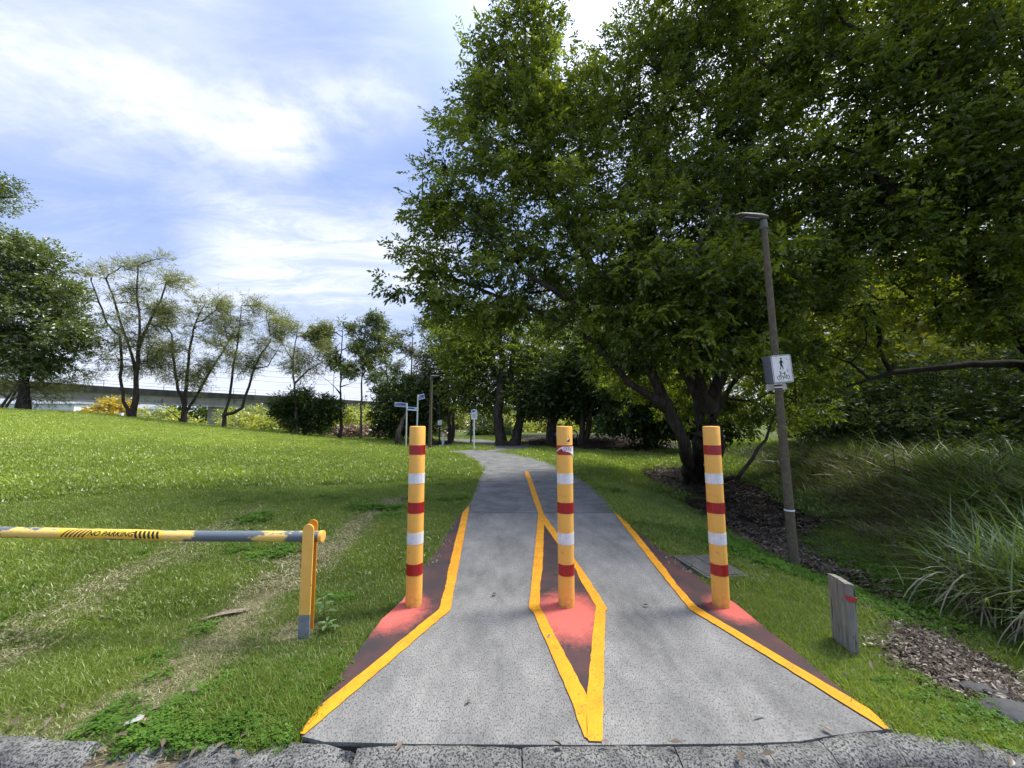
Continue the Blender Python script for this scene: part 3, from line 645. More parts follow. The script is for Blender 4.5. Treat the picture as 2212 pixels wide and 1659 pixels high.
# symbols: crop coords (535..1125, 285..1010) -> local
def sl(x, y):
    # remove the lean of the picture: skew measured along the height
    yy = (y - 647) / 725; xx = (x - 828 - 65 * yy) / 530; return (xx * Wd * .98, -yy * Hd * .98)
def seg(mb, a, b_, w, z=.0026):
    a, b_ = Vector(a), Vector(b_); d = (b_ - a).normalized(); n_ = Vector((-d.y, d.x)) * w / 2
    mb.prism([tuple(a - n_), tuple(b_ - n_), tuple(b_ + n_), tuple(a + n_)], Ms @ Matrix.Translation((0, 0, z)), .0004)
def disc(mb, c, r, z=.0026, n=14, ry=None): mb.prism([(c[0] + r * math.cos(2 * math.pi * k / n), c[1] + (ry or r) * math.sin(2 * math.pi * k / n)) for k in range(n)], Ms @ Matrix.Translation((0, 0, z)), .0004)
q = MB(); u = Wd / 530
disc(q, sl(805, 381), 25 * u)
q.prism([sl(*p) for p in [(785, 415), (820, 412), (840, 440), (852, 470), (878, 484), (876, 494), (846, 490), (832, 480), (832, 520), (845, 570), (858, 610), (862, 664), (842, 664), (836, 620), (815, 575), (800, 620), (788, 664), (764, 662), (785, 600), (780, 545), (778, 520), (756, 480), (764, 450)]], Ms @ Matrix.Translation((0, 0, .0026)), .0004)
q.build('walking_figure', M_blk, sE)
q = MB(); w = 15 * u
for cx_, cy_2 in ((740, 880), (960, 876)):
    rr = 50 * u; n = 20; c = sl(cx_, cy_2)
    for k in range(n):
        a, b_ = 2 * math.pi * k / n, 2 * math.pi * (k + 1.05) / n; seg(q, (c[0] + rr * math.cos(a), c[1] + rr * math.sin(a)), (c[0] + rr * math.cos(b_), c[1] + rr * math.sin(b_)), w * .8, .0026 + .00002 * (k % 2))
for i, (a, b_) in enumerate([((740, 880), (783, 770)), ((783, 770), (890, 770)), ((775, 800), (855, 885)), ((855, 885), (893, 770)), ((893, 770), (960, 876)), ((855, 880), (960, 876)), ((783, 775), (760, 730)), ((752, 724), (806, 728)), ((893, 772), (888, 742)), ((860, 742), (914, 742)), ((855, 885), (850, 935))]):
    seg(q, sl(*a), sl(*b_), w, .0027 + .00003 * i)
q.build('bicycle_symbol', M_blk, sE)
# rear signs facing the other way
Mb = sign_frame(1672, 798, pb.y + .12, R(4), R(4.5)); o = MB().prism(rrect(46 * sc_ * 1.06, 59 * sc_ * 1.05, .022), Mb, .003).build('path_sign', M_alu)
tag(o, 'bare grey back of a sign mounted behind the shared path sign', 'sign')
Mb = sign_frame(1677, 836, pb.y + .075, R(0), R(4)); o = MB().prism(rrect(46 * sc_, 14.5 * sc_, .02), Mb, .003).build('sign_plate', pmat('pale_plate', (.42, .41, .38), (.55, .54, .50), scale=20, rough=.6))
tag(o, 'small pale rounded plate strapped under the shared path sign', 'sign')
axis_ = (pt - pb).normalized()
for py in (831, 838):
    c0 = D(1684 + (py - 831) * .09, py, pb.y); q = MB(); tpos = (c0.z - pb.z) / (pt.z - pb.z); c0 = pb + (pt - pb) * tpos; rr_ = .055 + (.036 - .055) * tpos + .002
    q.tube([c0, c0 + axis_ * .014], rr_, 20); o = q.build('strap', M_wht, o if False else None, smooth=True); o.parent = [k for k in bpy.data.objects if k.name.startswith('lamp_post')][0]; o.matrix_parent_inverse = Matrix.Translation(-pb)

# ------------------------------------------------------------------ wooden post
M_wood = pmat('weathered_grey_timber', (.15, .145, .125), (.27, .265, .235), scale=9, rough=.9, bump=.8, bscale=26, c3=(.055, .055, .045), s3=16, f3=.60, stretch=(3.5, 3.5, .35), spec=.1)
fc = T(1832, 1404); hh = .43
lcn = G(1787, 1237, fc.z + hh); fcn = G(1825.5, 1260, fc.z + hh); rcn = G(1847, 1265, fc.z + hh)
e1 = Vector((lcn.x - fcn.x, lcn.y - fcn.y, 0)); e2 = Vector((rcn.x - fcn.x, rcn.y - fcn.y, 0))
E = empty('wooden_post', (fcn.x, fcn.y, fc.z), 'short weathered grey timber post with a broken red reflector beside the gully', 'post')
nv = 12; V = []; Fq = []
ring2 = [Vector((0, 0, 0)), e2, e1 + e2, e1]
pts2 = []
for i in range(4):
    a, b_ = ring2[i], ring2[(i + 1) % 4]
    for k in range(4): pts2.append(a + (b_ - a) * (k + (.12 if k == 0 else 0)) / 4)
    pts2.append(a + (b_ - a) * .96)
kk = len(pts2)
for j in range(nv + 1):
    z = -.25 + (hh + .25) * j / nv
    for i, p in enumerate(pts2): V.append((p.x + random.uniform(-.0012, .0012), p.y + random.uniform(-.0012, .0012), z - (.004 if j == nv and i % 5 in (0, 4) else 0)))
for j in range(nv):
    for i in range(kk): Fq.append((j * kk + i, j * kk + (i + 1) % kk, (j + 1) * kk + (i + 1) % kk, (j + 1) * kk + i))
Fq.append(tuple(nv * kk + i for i in range(kk)))
q = MB(); q.add(V, Fq); q.build('timber', M_wood, E)
d2 = e2.normalized(); nn = Vector((d2.y, -d2.x, 0)); 
if nn.y > 0: nn = -nn
Mr = Matrix.Translation(e2 * .5 + Vector((0, 0, hh - .075)) + nn * .006) @ Matrix(((d2.x, 0, nn.x, 0), (d2.y, 0, nn.y, 0), (0, 1, 0, 0), (0, 0, 0, 1)))
pts = [(.029 * math.cos(R(a)), .034 * math.sin(R(a))) for a in range(180, 361, 15)] + [(.016, .005), (.008, -.006), (0, .003), (-.010, -.003), (-.018, .004)]
MB().prism(pts, Mr, .008).build('reflector', pmat('red_reflector_glass', (.30, .006, .008), (.42, .012, .012), scale=60, rough=.2, spec=.8), E, bevel=.001)
MB().prism([(p[0] * 1.12, p[1] * 1.12) for p in pts], Mr @ Matrix.Translation((0, 0, -.004)), .004).build('reflector_rim', M_alu, E)

# ------------------------------------------------------------------ service pit lid
M_pit = pmat('dark_pit_concrete', (.045, .046, .048), (.085, .085, .085), scale=9, rough=.85, bump=.3, c3=(.12, .12, .12), s3=70, f3=.62)
c = gp((1453, 1202), (1536, 1201), (1620, 1247), (1530, 1251)); q = MB()
E = empty('service_pit', (0, 0, 0), 'dark rectangular service pit lid set in the grass behind the right bollard', 'pit lid')
def inset(poly, f):
    cx_ = sum(p[0] for p in poly) / len(poly); cy_2 = sum(p[1] for p in poly) / len(poly); return [(cx_ + (p[0] - cx_) * f, cy_2 + (p[1] - cy_2) * f) for p in poly]
MB().prism(c, Matrix.Translation((0, 0, .012)), .08).build('surround', pmat('pit_surround', (.06, .06, .06), (.10, .10, .10), scale=12, rough=.9, bump=.3), E)
ic = inset(c, .86); half = lambda a, b_, s: (a[0] + (b_[0] - a[0]) * s, a[1] + (b_[1] - a[1]) * s)
l1 = [ic[0], half(ic[0], ic[1], .48), half(ic[3], ic[2], .48), ic[3]]; l2 = [half(ic[0], ic[1], .52), ic[1], ic[2], half(ic[3], ic[2], .52)]
for pl2 in (l1, l2): MB().prism(pl2, Matrix.Translation((0, 0, .017)), .02).build('lid', M_pit, E)
# ------------------------------------------------------------------ finger signs, info sign, second lamp, marker post
M_steel = pmat('white_steel_post', (.55, .57, .57), (.68, .70, .69), scale=6, rough=.5)
M_blue = pmat('blue_sign_face', (.02, .055, .34), (.03, .075, .42), scale=8, rough=.45)
M_blue2 = pmat('bright_blue_print', (.01, .09, .50), (.02, .13, .60), scale=8, rough=.45)
M_wface = pmat('white_sign_face', (.72, .76, .80), (.82, .85, .88), scale=8, rough=.45)
M_grn = pmat('dark_green_post', (.012, .02, .016), (.02, .03, .024), scale=8, rough=.6)
DS = T(879, 966).y
def board(E, px0, px1, py0, py1, skew, depth, white_lower=False, nm='finger_board'):
    p0, p1 = D(px0, (py0 + py1) / 2 , depth), D(px1, (py0 + py1) / 2 + skew, depth); hgt = (py1 - py0) / FPX * depth
    v = p1 - p0; Lw = v.length; ex = v.normalized(); nz3 = Vector((0, -1, 0)); nz3 = (nz3 - ex * nz3.dot(ex)).normalized(); ey = nz3.cross(ex)
    M = Matrix.Translation((p0 + p1) / 2 - E.location) @ Matrix(((ex.x, ey.x, nz3.x, 0), (ex.y, ey.y, nz3.y, 0), (ex.z, ey.z, nz3.z, 0), (0, 0, 0, 1)))
    o = MB().prism(rrect(Lw, hgt, .01, 2), M, .02).build(nm, M_wface, E)
    f = 0.25 if white_lower else 0.0
    Mf = M @ Matrix.Translation((0, hgt * f / 2 * .9, .003)); MB().prism(rrect(Lw * .96, hgt * (.74 - f * .9), .004, 2), Mf, .002).build('blue_panel', M_blue, o)
    q = MB(); Mt = M @ Matrix.Translation((0, hgt * f / 2, .0055))
    if white_lower:
        for cx_ in (.30, .40): disc2 = [(cx_ * Lw + .035 * math.cos(2 * math.pi * k / 8), .03 * math.sin(2 * math.pi * k / 8)) for k in range(8)]; q.prism(disc2, Mt, .001)
    else:
        for row, (xa, xb) in ((.16, (-.34, .02)), (-.17, (-.34, .40))):
            x = xa
            while x < xb:
                w = random.uniform(.018, .05); hh_ = random.uniform(.05, .09); q.prism([(x * Lw, (row - hh_ / 2) * hgt), ((x + w * .7) * Lw, (row - hh_ / 2) * hgt), ((x + w * .7) * Lw, (row + hh_ / 2) * hgt), (x * Lw, (row + hh_ / 2) * hgt)], Mt, .001); x += w
        q.prism([(-.42 * Lw + .035 * math.cos(2 * math.pi * k / 8), .1 * hgt + .035 * math.sin(2 * math.pi * k / 8)) for k in range(8)], Mt, .001)
    q.build('lettering', M_wface, o)['kind'] = 'stuff'
    return o
p1 = T(877, 966); p1.z = float(zt(p1.x, p1.y)); E = empty('finger_sign', p1, 'blue finger sign pointing left on a white post beyond the mound', 'sign', 'blue finger signs at the path junction')
t1 = D(879, 871, p1.y); MB().tube([Vector((0, 0, -.1)), t1 - p1], .035, 12).build('post', M_steel, E, smooth=True)
board(E, 852.5, 877, 868.5, 877.5, 2.0, p1.y); board(E, 880, 901, 878.5, 886, 1.5, p1.y, True)
p2 = D(899.5, 966, p1.y + .6); p2.z = float(zt(p2.x, p2.y)); E = empty('finger_sign', p2, 'taller blue finger sign pointing right on a white post, just above the left bollard', 'sign', 'blue finger signs at the path junction')
t2 = D(903, 852.5, p2.y); MB().tube([Vector((0, 0, -.1)), t2 - p2], .04, 12).build('post', M_steel, E, smooth=True)
board(E, 904, 916.5, 853.5, 864, -3.5, p2.y)
p3 = T(928.5, 970); lamp_post(p3, D(932, 818, p3.y), 'distant pale lamp post between the finger signs and the dark trees', .09, .06, Vector((1, -.1, 0)), ring=False)
# info sign
p4 = T(1023.6, 971); E = empty('information_sign', p4, 'white and blue information sign on a thin pole at the path junction', 'sign')
t4 = D(1024, 884, p4.y); MB().tube([Vector((0, 0, -.1)), t4 - p4], .035, 12).build('post', M_steel, E, smooth=True)
k4 = p4.y / FPX; Mi = Matrix.Translation(D(1024.2, 895.5, p4.y - .06) - p4) @ Matrix.Rotation(R(90), 4, 'X')
o = MB().prism(rrect(12.2 * k4, 21 * k4, .025), Mi, .01).build('sign_board', M_wface, E)
kk4 = 12.2 * k4; hgt4 = 21 * k4
MB().prism([(-.42 * kk4, .44 * hgt4), (-.42 * kk4, .23 * hgt4), (-.02 * kk4, .22 * hgt4), (.14 * kk4, .30 * hgt4), (.18 * kk4, .44 * hgt4)], Mi @ Matrix.Translation((0, 0, .004)), .002).build('blue_picture', M_blue2, o)
q = MB(); Mq = Mi @ Matrix.Translation((0, 0, .004)); M_grey = pmat('grey_print', (.12, .15, .22), (.2, .22, .3), scale=8, rough=.6)
q.prism([(.1 * kk4, .44 * hgt4), (.42 * kk4, .44 * hgt4), (.42 * kk4, .40 * hgt4), (.28 * kk4, .40 * hgt4), (.26 * kk4, .25 * hgt4), (.20 * kk4, .40 * hgt4)], Mq, .002)
q.prism([(-.42 * kk4, .115 * hgt4), (.40 * kk4, .115 * hgt4), (.40 * kk4, .17 * hgt4)], Mq, .002)
for row in range(4):
    x = -.36 + .03 * row
    while x < .36 - .03 * row: w = random.uniform(.04, .1); q.prism([(x * kk4, (-.02 - row * .115) * hgt4), ((x + w * .75) * kk4, (-.02 - row * .115) * hgt4), ((x + w * .75) * kk4, (.03 - row * .115) * hgt4), (x * kk4, (.03 - row * .115) * hgt4)], Mq, .002); x += w
q.build('lettering', M_grey, o)['kind'] = 'stuff'
p5 = T(1017, 960); E = MB().tube([p5 + Vector((0, 0, -.1)), D(1019, 880, p5.y)], .05, 10).build('post', M_grn, None, smooth=True); E.name = 'green_post'; tag(E, 'thin dark green post right behind the information sign', 'post')
# white marker post (stacked)
p6 = T(957, 962.5); k6 = p6.y / FPX; E = empty('marker_post', p6, 'stubby white marker post at the bend of the far path', 'post')
q = MB(); q.tube([Vector((0, 0, -.05)), Vector((0, 0, 9 * k6))], 2.6 * k6, 12); q.build('lower_section', M_wface, E, smooth=True)
q = MB(); q.tube([Vector((0, 0, 9.3 * k6)), Vector((0, 0, 16 * k6)), Vector((0, 0, 16 * k6)), Vector((0, 0, 26 * k6))], [3.2 * k6, 3.0 * k6, 2.2 * k6, 1.8 * k6], 12); q.build('upper_section', M_steel, E, smooth=True)
# small white sign on dark pole
p7 = T(949, 956); E = empty('small_sign', p7, 'small white path sign on a dark pole under the trees', 'sign'); k7 = p7.y / FPX
MB().tube([Vector((0, 0, -.1)), D(951, 870, p7.y) - p7], .06, 10).build('post', M_grn, E, smooth=True)
MB().prism(rrect(9 * k7, 10.5 * k7, .05), Matrix.Translation(D(950, 913, p7.y - .1) - p7) @ Matrix.Rotation(R(90), 4, 'X'), .02).build('sign_board', M_wface, E)

# ------------------------------------------------------------------ bicycle far behind the centre bollard
M_tyre = pmat('black_rubber', (.012, .012, .012), (.02, .02, .02), scale=9, rough=.8)
pc = T(1236, 954); E = empty('bicycle', pc, 'dark bicycle leaning near the far trees, mostly hidden by the centre bollard', 'bicycle')
rw = .30
def wheel(x):
    q = MB(); n = 24; vs = []; fs = []
    for k in range(n):
        a = 2 * math.pi * k / n
        for b2 in range(6): bb = 2 * math.pi * b2 / 6; rr = rw + .028 * math.cos(bb); vs.append((x + rr * math.cos(a), .028 * math.sin(bb), rw + .03 + rr * math.sin(a)))
    for k in range(n):
        for b2 in range(6): fs.append((k * 6 + b2, k * 6 + (b2 + 1) % 6, ((k + 1) % n) * 6 + (b2 + 1) % 6, ((k + 1) % n) * 6 + b2))
    q.add(vs, fs)
    for k in range(8): a = math.pi * k / 4; q.tube([(x, 0, rw + .03), (x + rw * math.cos(a), 0, rw + .03 + rw * math.sin(a))], .003, 3)
    q.build('wheel', M_tyre, E)
wheel(0); wheel(-1.02)
q = MB(); z0 = rw + .03
for a, b_ in (((0, 0, z0), (-.12, 0, .85)), ((-.12, 0, .78), (-.62, 0, .80)), ((-.12, 0, .72), (-.58, 0, .32)), ((-.58, 0, .32), (-.68, 0, .92)), ((-.58, 0, .32), (-1.02, 0, z0)), ((-.65, 0, .75), (-1.02, 0, z0))): q.tube([a, b_], .018, 6)
q.build('frame', M_blue, E); MB().tube([(-.12, -.25, .95), (-.13, 0, .9), (-.12, .25, .95)], .014, 6).build('handlebar', M_tyre, E); MB().box((-.69, 0, .94), (.24, .13, .05)).build('saddle', M_tyre, E, bevel=.02)

# ------------------------------------------------------------------ viaduct
M_via = pmat('stained_viaduct_concrete', (.22, .215, .19), (.36, .35, .32), scale=.35, rough=.9, bump=.2, bscale=3, c3=(.15, .145, .12), s3=1.3, f3=.6, stretch=(1, 1, .25))
M_via_d = pmat('black_mould_parapet', (.018, .02, .016), (.06, .06, .048), scale=.9, rough=.95, bump=.2, bscale=3, stretch=(1, 1, .2))
M_rail = pmat('painted_handrail', (.42, .45, .50), (.5, .53, .58), scale=3, rough=.5)
def vp(px, ytop, ybot, y): a = D(px, ytop, y); b_ = D(px, ybot, y); return a, b_
prof_v = [(-330, 800, 846, 50), (-120, 812, 856, 55), (149, 830, 867, 62), (350, 842, 875, 67), (549, 853, 882.5, 72), (700, 861, 887.5, 80), (821, 868, 891.5, 88), (960, 875, 895, 105), (1150, 883, 899, 130), (1350, 889, 901, 165)]
VE = empty('viaduct', (0, 0, 0), 'long grey concrete railway viaduct crossing behind the trees', 'bridge')
def strip3(pts_top_f, pts_bot_f, th, name, mt):
    V = []; Fq = []
    for a, b_ in zip(pts_top_f, pts_bot_f): V += [a, b_, b_ + Vector((.35 * th, th, 0)), a + Vector((.35 * th, th, 0))]
    for i in range(len(pts_top_f) - 1):
        for k in range(4): Fq.append((i * 4 + k, i * 4 + (k + 1) % 4, (i + 1) * 4 + (k + 1) % 4, (i + 1) * 4 + k))
    Fq += [(0, 1, 2, 3), tuple((len(pts_top_f) - 1) * 4 + k for k in range(4))]
    q = MB(); q.add(V, Fq); return q.build(name, mt, VE)
tops = [vp(p[0], p[1], p[2], p[3]) for p in prof_v]
lrp = lambda a, b_, s: a + (b_ - a) * s
strip3([a for a, b_ in tops], [lrp(a, b_, .40) for a, b_ in tops], 9, 'parapet', M_via_d)
strip3([lrp(a, b_, .40) + Vector((0, .6, 0)) for a, b_ in tops], [lrp(a, b_, .86) + Vector((0, .9, 0)) for a, b_ in tops], 7, 'girder', M_via)
strip3([lrp(a, b_, .86) + Vector((0, .5, 0)) for a, b_ in tops], [b_ + Vector((0, .5, 0)) for a, b_ in tops], 7.6, 'flange', M_via)
q = MB(); 
for hgt in (.45, 1.0):
    q.tube([a + Vector((0, .3, hgt)) for a, b_ in tops], .045, 5)
q.build('rail', M_rail, VE)['kind'] = 'stuff'
rp_me = None
for i in range(len(tops) - 1):
    a, b_ = tops[i][0], tops[i + 1][0]; k = max(1, int((b_ - a).length / 3.0))
    for j in range(k):
        p = lrp(a, b_, j / k) + Vector((0, .3, 0))
        if rp_me is None: o = MB().box((0, 0, .5), (.08, .08, 1.05)).build('rail_post', M_rail, VE, loc=p); rp_me = o.data
        else: o = bpy.data.objects.new('rail_post', rp_me); COL.objects.link(o); o.parent = VE; o.location = p
for px0, px1, pyb, yy in ((430, 476, 935, 69.5), (-330, -270, 900, 54)):
    a = D(px0, 882, yy); b_ = D(px1, 882, yy); w = b_.x - a.x; q = MB(); n = 20; c0 = Vector(((a.x + b_.x) / 2, yy + 3, 0))
    vs = []; ztop = a.z + .6
    for z in (-3, ztop): vs += [(c0.x + w / 2 * math.copysign(abs(math.cos(2 * math.pi * k / n)) ** .5, math.cos(2 * math.pi * k / n)), c0.y + 1.6 * math.copysign(abs(math.sin(2 * math.pi * k / n)) ** .5, math.sin(2 * math.pi * k / n)), z) for k in range(n)]
    q.add(vs, [(k, (k + 1) % n, n + (k + 1) % n, n + k) for k in range(n)]); q.build('pier', M_via, VE)
M_wire = pmat('overhead_wire', (.10, .10, .11), (.13, .13, .14), scale=3, rough=.6)
WE = empty('overhead_wires', (0, 0, 0), 'thin railway wires on masts above the viaduct', 'wires')
for dz in (2.9, 3.9, 5.0, 6.2):
    q = MB(); q.tube([a + Vector((0, 4, dz + (.25 if i % 2 else 0))) for i, (a, b_) in enumerate(tops)], .028, 4); q.build('wire', M_wire, WE)
for i in (1, 3, 5, 7): a = tops[i][0]; MB().tube([a + Vector((0, 4, -1)), a + Vector((0, 4, 7))], .12, 6).build('mast', M_rail, WE)

# ------------------------------------------------------------------ things under the viaduct
bw = pmat('pale_wall_cladding', (.55, .58, .62), (.66, .68, .70), scale=.5, rough=.8); brf = pmat('grey_sheet_roof', (.22, .25, .29), (.30, .33, .37), scale=.6, rough=.6); bgl = pmat('dark_window_glass', (.03, .04, .05), (.05, .06, .07), scale=1, rough=.15, spec=.8)
def house(px, py, y, w, d, h, label, nwin=4, wm=bw, rm=brf):
    p = D(px, py, y); zg = -1.2; hgt = max(h, p.z - zg); E = empty('building', (p.x, y, zg), label, 'building', 'low buildings beyond the viaduct')
    MB().box((0, d / 2, hgt / 2), (w, d, hgt)).build('wall', wm, E)
    M = Matrix(((0, 0, 1, -w / 2 - .4), (1, 0, 0, 0), (0, 1, 0, hgt), (0, 0, 0, 1))) @ Matrix.Translation((0, 0, w + .8))
    MB().prism([(-.5, .003), (d + .5, .003), (d / 2, 1.3)], M, w + .8).build('roof', rm, E)
    for k in range(nwin):
        x = -w / 2 + w * (k + .5) / nwin; f = MB().box((x, -.02, hgt * .62), (w / nwin * .5, .05, .9)).build('window', bgl, E)
    return E
house(35, 872, 95, 22, 9, 4.5, 'pale low building glimpsed under the left end of the viaduct', 6)
house(120, 872, 92, 9, 8, 4.2, 'pale shed beside the leaning tree trunk under the viaduct', 2)
house(480, 884, 100, 7, 7, 3.6, 'grey roofed building just right of the viaduct pier', 2)
house(285, 884, 90, 6, 6, 3.4, 'grey building with slatted wall behind the twin trunked tree', 3)
house(1415, 938, 48, 9, 6, 2.2, 'long low shed with pale blue roof under the dark trees', 3, rm=pmat('pale_blue_roof', (.35, .42, .5), (.45, .5, .58), scale=.6, rough=.5))
M_ypole = pmat('pale_yellow_paint', (.70, .66, .25), (.78, .74, .34), scale=3, rough=.6)
E = empty('goal_frame', (0, 0, 0), 'pale tubular rail frame standing beyond the mound crest', 'rail'); yb = 48
a, b_ = D(179, 880, yb), D(195, 881, yb); c_ = D(228, 881, yb + 3)
MB().tube([(a.x, yb, -1), (a.x, yb, a.z)], .09, 8).build('upright', M_wface, E); MB().tube([(b_.x, yb, -1), (b_.x, yb, b_.z)], .09, 8).build('upright', M_wface, E); MB().tube([b_, c_], .06, 8).build('crossbar', M_wface, E)
a = D(250, 905, 46); E = MB().tube([(a.x, 46, -1), (D(254, 868, 46).x, 46, D(254, 868, 46).z)], .08, 8).build('yellow_pole', M_ypole); tag(E, 'thin pale yellow pole in front of the golden bush', 'pole')
a = D(259, 901, 44); E = empty('meter_box', (a.x, 44, 0), 'small grey cabinet with dark panel standing on the crest by the yellow pole', 'cabinet')
MB().box((0, 0, a.z / 2), (.6, .3, a.z + .9)).build('housing', M_steel, E, bevel=.02); MB().box((0, -.16, a.z + .05), (.28, .02, .4)).build('door_panel', bgl, E)
# pale rocks on the far bank
M_rock = pmat('pale_rock', (.55, .54, .50), (.7, .69, .66), scale=4, rough=.9, bump=.5)
for i, (px, wpx) in enumerate(((968, 9), (980, 7), (992, 8), (1001, 6))):
    p = D(px, 937, 52); bm = bmesh.new(); bmesh.ops.create_icosphere(bm, subdivisions=2, radius=1)
    for v in bm.verts: v.co *= 1 + random.uniform(-.15, .15); v.co.x *= wpx / 2 / FPX * 52; v.co.y *= .5; v.co.z *= .22
    me = bpy.data.meshes.new('rock'); bm.to_mesh(me); bm.free(); o = link('rock', me, M_rock, None, p)
    tag(o, ('leftmost pale rock', 'second pale rock from the left', 'third pale rock from the left', 'rightmost pale rock')[i] + ' in the row on the far bank beyond the path', 'rock', 'pale rocks in a row on the far bank')
tag(MB().box((D(985, 940, 52).x, 52.6, D(985, 941, 52).z - .55), (7, .5, 1.1)).build('retaining_wall', pmat('brown_earth_wall', (.17, .12, .085), (.28, .20, .14), scale=1.5, rough=.95, bump=.4)), 'low brown bank wall under the pale rocks', 'wall')

# ------------------------------------------------------------------ trees
M_bark = pmat('dark_grey_bark', (.026, .022, .018), (.075, .064, .052), scale=7, rough=.95, bump=.8, bscale=22, stretch=(1.5, 1.5, .35), spec=.1)
M_bark_d = pmat('shaded_bark', (.014, .012, .010), (.035, .030, .024), scale=7, rough=.95, bump=.8, bscale=22, stretch=(1.5, 1.5, .35), spec=.1)  # darker bark copy, canopy shade on the bough put into its colour
M_bark_l = pmat('pale_brown_bark', (.10, .082, .065), (.19, .165, .135), scale=6, rough=.95, bump=.7, bscale=22, stretch=(1.5, 1.5, .35), spec=.1)
L_dark = leafmat('dark_glossy_leaf', (.022, .048, .009), (.20, .27, .030), trans=.48, gloss=.03)
L_dark2 = leafmat('deep_green_leaf', (.014, .032, .009), (.075, .115, .020), trans=.35, gloss=.03)
L_olive = leafmat('olive_leaf', (.045, .060, .016), (.10, .12, .028), trans=.38)
L_cas = leafmat('grey_olive_needles', (.10, .115, .05), (.30, .30, .13), trans=.5, gloss=.02, transcol=(1.4, 1.5, .8))
L_mid = leafmat('fresh_green_leaf', (.030, .060, .014), (.13, .175, .035), trans=.42)
L_light = leafmat('sunlit_yellow_green_leaf', (.12, .17, .025), (.34, .37, .05), trans=.5)  # yellow green, with sunlight on the backlit tree put into the brighter tone
L_gold = leafmat('golden_leaf', (.24, .20, .02), (.46, .36, .04), trans=.45)
L_brown = leafmat('dry_brown_leaf', (.13, .085, .05), (.27, .19, .12), trans=.2, transcol=(1.3, 1.1, .8))

def unit(a): return a / (np.linalg.norm(a, axis=-1, keepdims=True) + 1e-9)
def leaves(P, Dr, Ln, wr, r, up=.5, fold=.18):
    """diamond leaves: base points P, directions Dr, lengths Ln"""
    n = len(P); Dr = unit(Dr); upv = np.tile([0, 0, 1.0], (n, 1)) * up + r.normal(size=(n, 3)) * (1 - up * .5); side = unit(np.cross(Dr, upv)); nrm = np.cross(side, Dr)
    w = (Ln * wr)[:, None] / 2; Lc = Ln[:, None]
    A = P; B = P + Dr * Lc * .45 + side * w + nrm * w * fold; C = P + Dr * Lc - nrm * Lc * .06; E_ = P + Dr * Lc * .45 - side * w + nrm * w * fold
    V = np.stack([A, B, C, E_], 1).reshape(-1, 3); i = np.arange(n)[:, None] * 4
    F = np.concatenate([i + [0, 1, 2], i + [0, 2, 3]], 1).reshape(-1, 3); return V, F
def foliage(centres, radii, r, sprigs, per, sl, ll, wr, flat=.6, droop=.25, tintc=.5, out_from=None, up=.5):
    """sprigs of leaflets filling clumps"""
    n = len(centres) * sprigs; C = np.repeat(centres, sprigs, 0); Rr = np.repeat(radii, sprigs)[:, None]
    off = r.normal(size=(n, 3)); off = unit(off) * (r.random((n, 1)) ** .45) * Rr; off[:, 2] *= flat
    P = C + off; d = unit(off * 1.2 / (Rr + 1e-6) + r.normal(size=(n, 3)) * .55 + (0 if out_from is None else unit(C - out_from) * .5)); d[:, 2] -= droop; d = unit(d)
    L_ = sl * r.uniform(.6, 1.25, n); side = unit(np.cross(d, np.tile([0, 0, 1.0], (n, 1)) + r.normal(size=(n, 3)) * .5))
    ct = np.clip(np.repeat(r.normal(tintc, .22, len(centres)), sprigs) + r.normal(0, .12, n), 0, 1)
    Ps = []; Ds = []; Ls = []; Ts = []
    for k in range(per):
        s = (k + .7) / per; last_ = k == per - 1; sg = 0 if last_ else (1 if k % 2 else -1)
        Ps.append(P + d * (L_ * s)[:, None]); Ds.append(d * (.75 if sg else 1) + side * sg * .95 + np.array([0, 0, -.18]) + r.normal(size=(n, 3)) * .22); Ls.append(ll * r.uniform(.7, 1.25, n)); Ts.append(np.clip(ct + r.normal(0, .08, n), 0, 1))
    P = np.concatenate(Ps); Dd = np.concatenate(Ds); Ls = np.concatenate(Ls); Ts = np.concatenate(Ts)
    V, F = leaves(P, Dd, Ls, wr, r, up); return V, F, np.repeat(Ts, 4)
def tubes(chains, n=5):
    Vs = []; Fs = []; o = 0
    for pts, rs, nn in chains:
        pts = np.asarray(pts); t = np.gradient(pts, axis=0); t = unit(t); up = np.array([0, 0, 1.0]) if abs(t[0][2]) < .85 else np.array([1.0, 0, 0])
        a = unit(np.cross(t, up)); b_ = np.cross(a, t); an = np.linspace(0, 2 * math.pi, nn, endpoint=False)
        ring = pts[:, None, :] + (a[:, None, :] * np.cos(an)[None, :, None] + b_[:, None, :] * np.sin(an)[None, :, None]) * np.asarray(rs)[:, None, None]
        Vs.append(ring.reshape(-1, 3)); m = len(pts); i = np.arange(m - 1)[:, None] * nn + np.arange(nn)[None, :]; j = np.arange(m - 1)[:, None] * nn + (np.arange(nn)[None, :] + 1) % nn
        Fs.append(np.stack([i, j, j + nn, i + nn], -1).reshape(-1, 4) + o); o += m * nn
    return np.concatenate(Vs), np.concatenate(Fs)
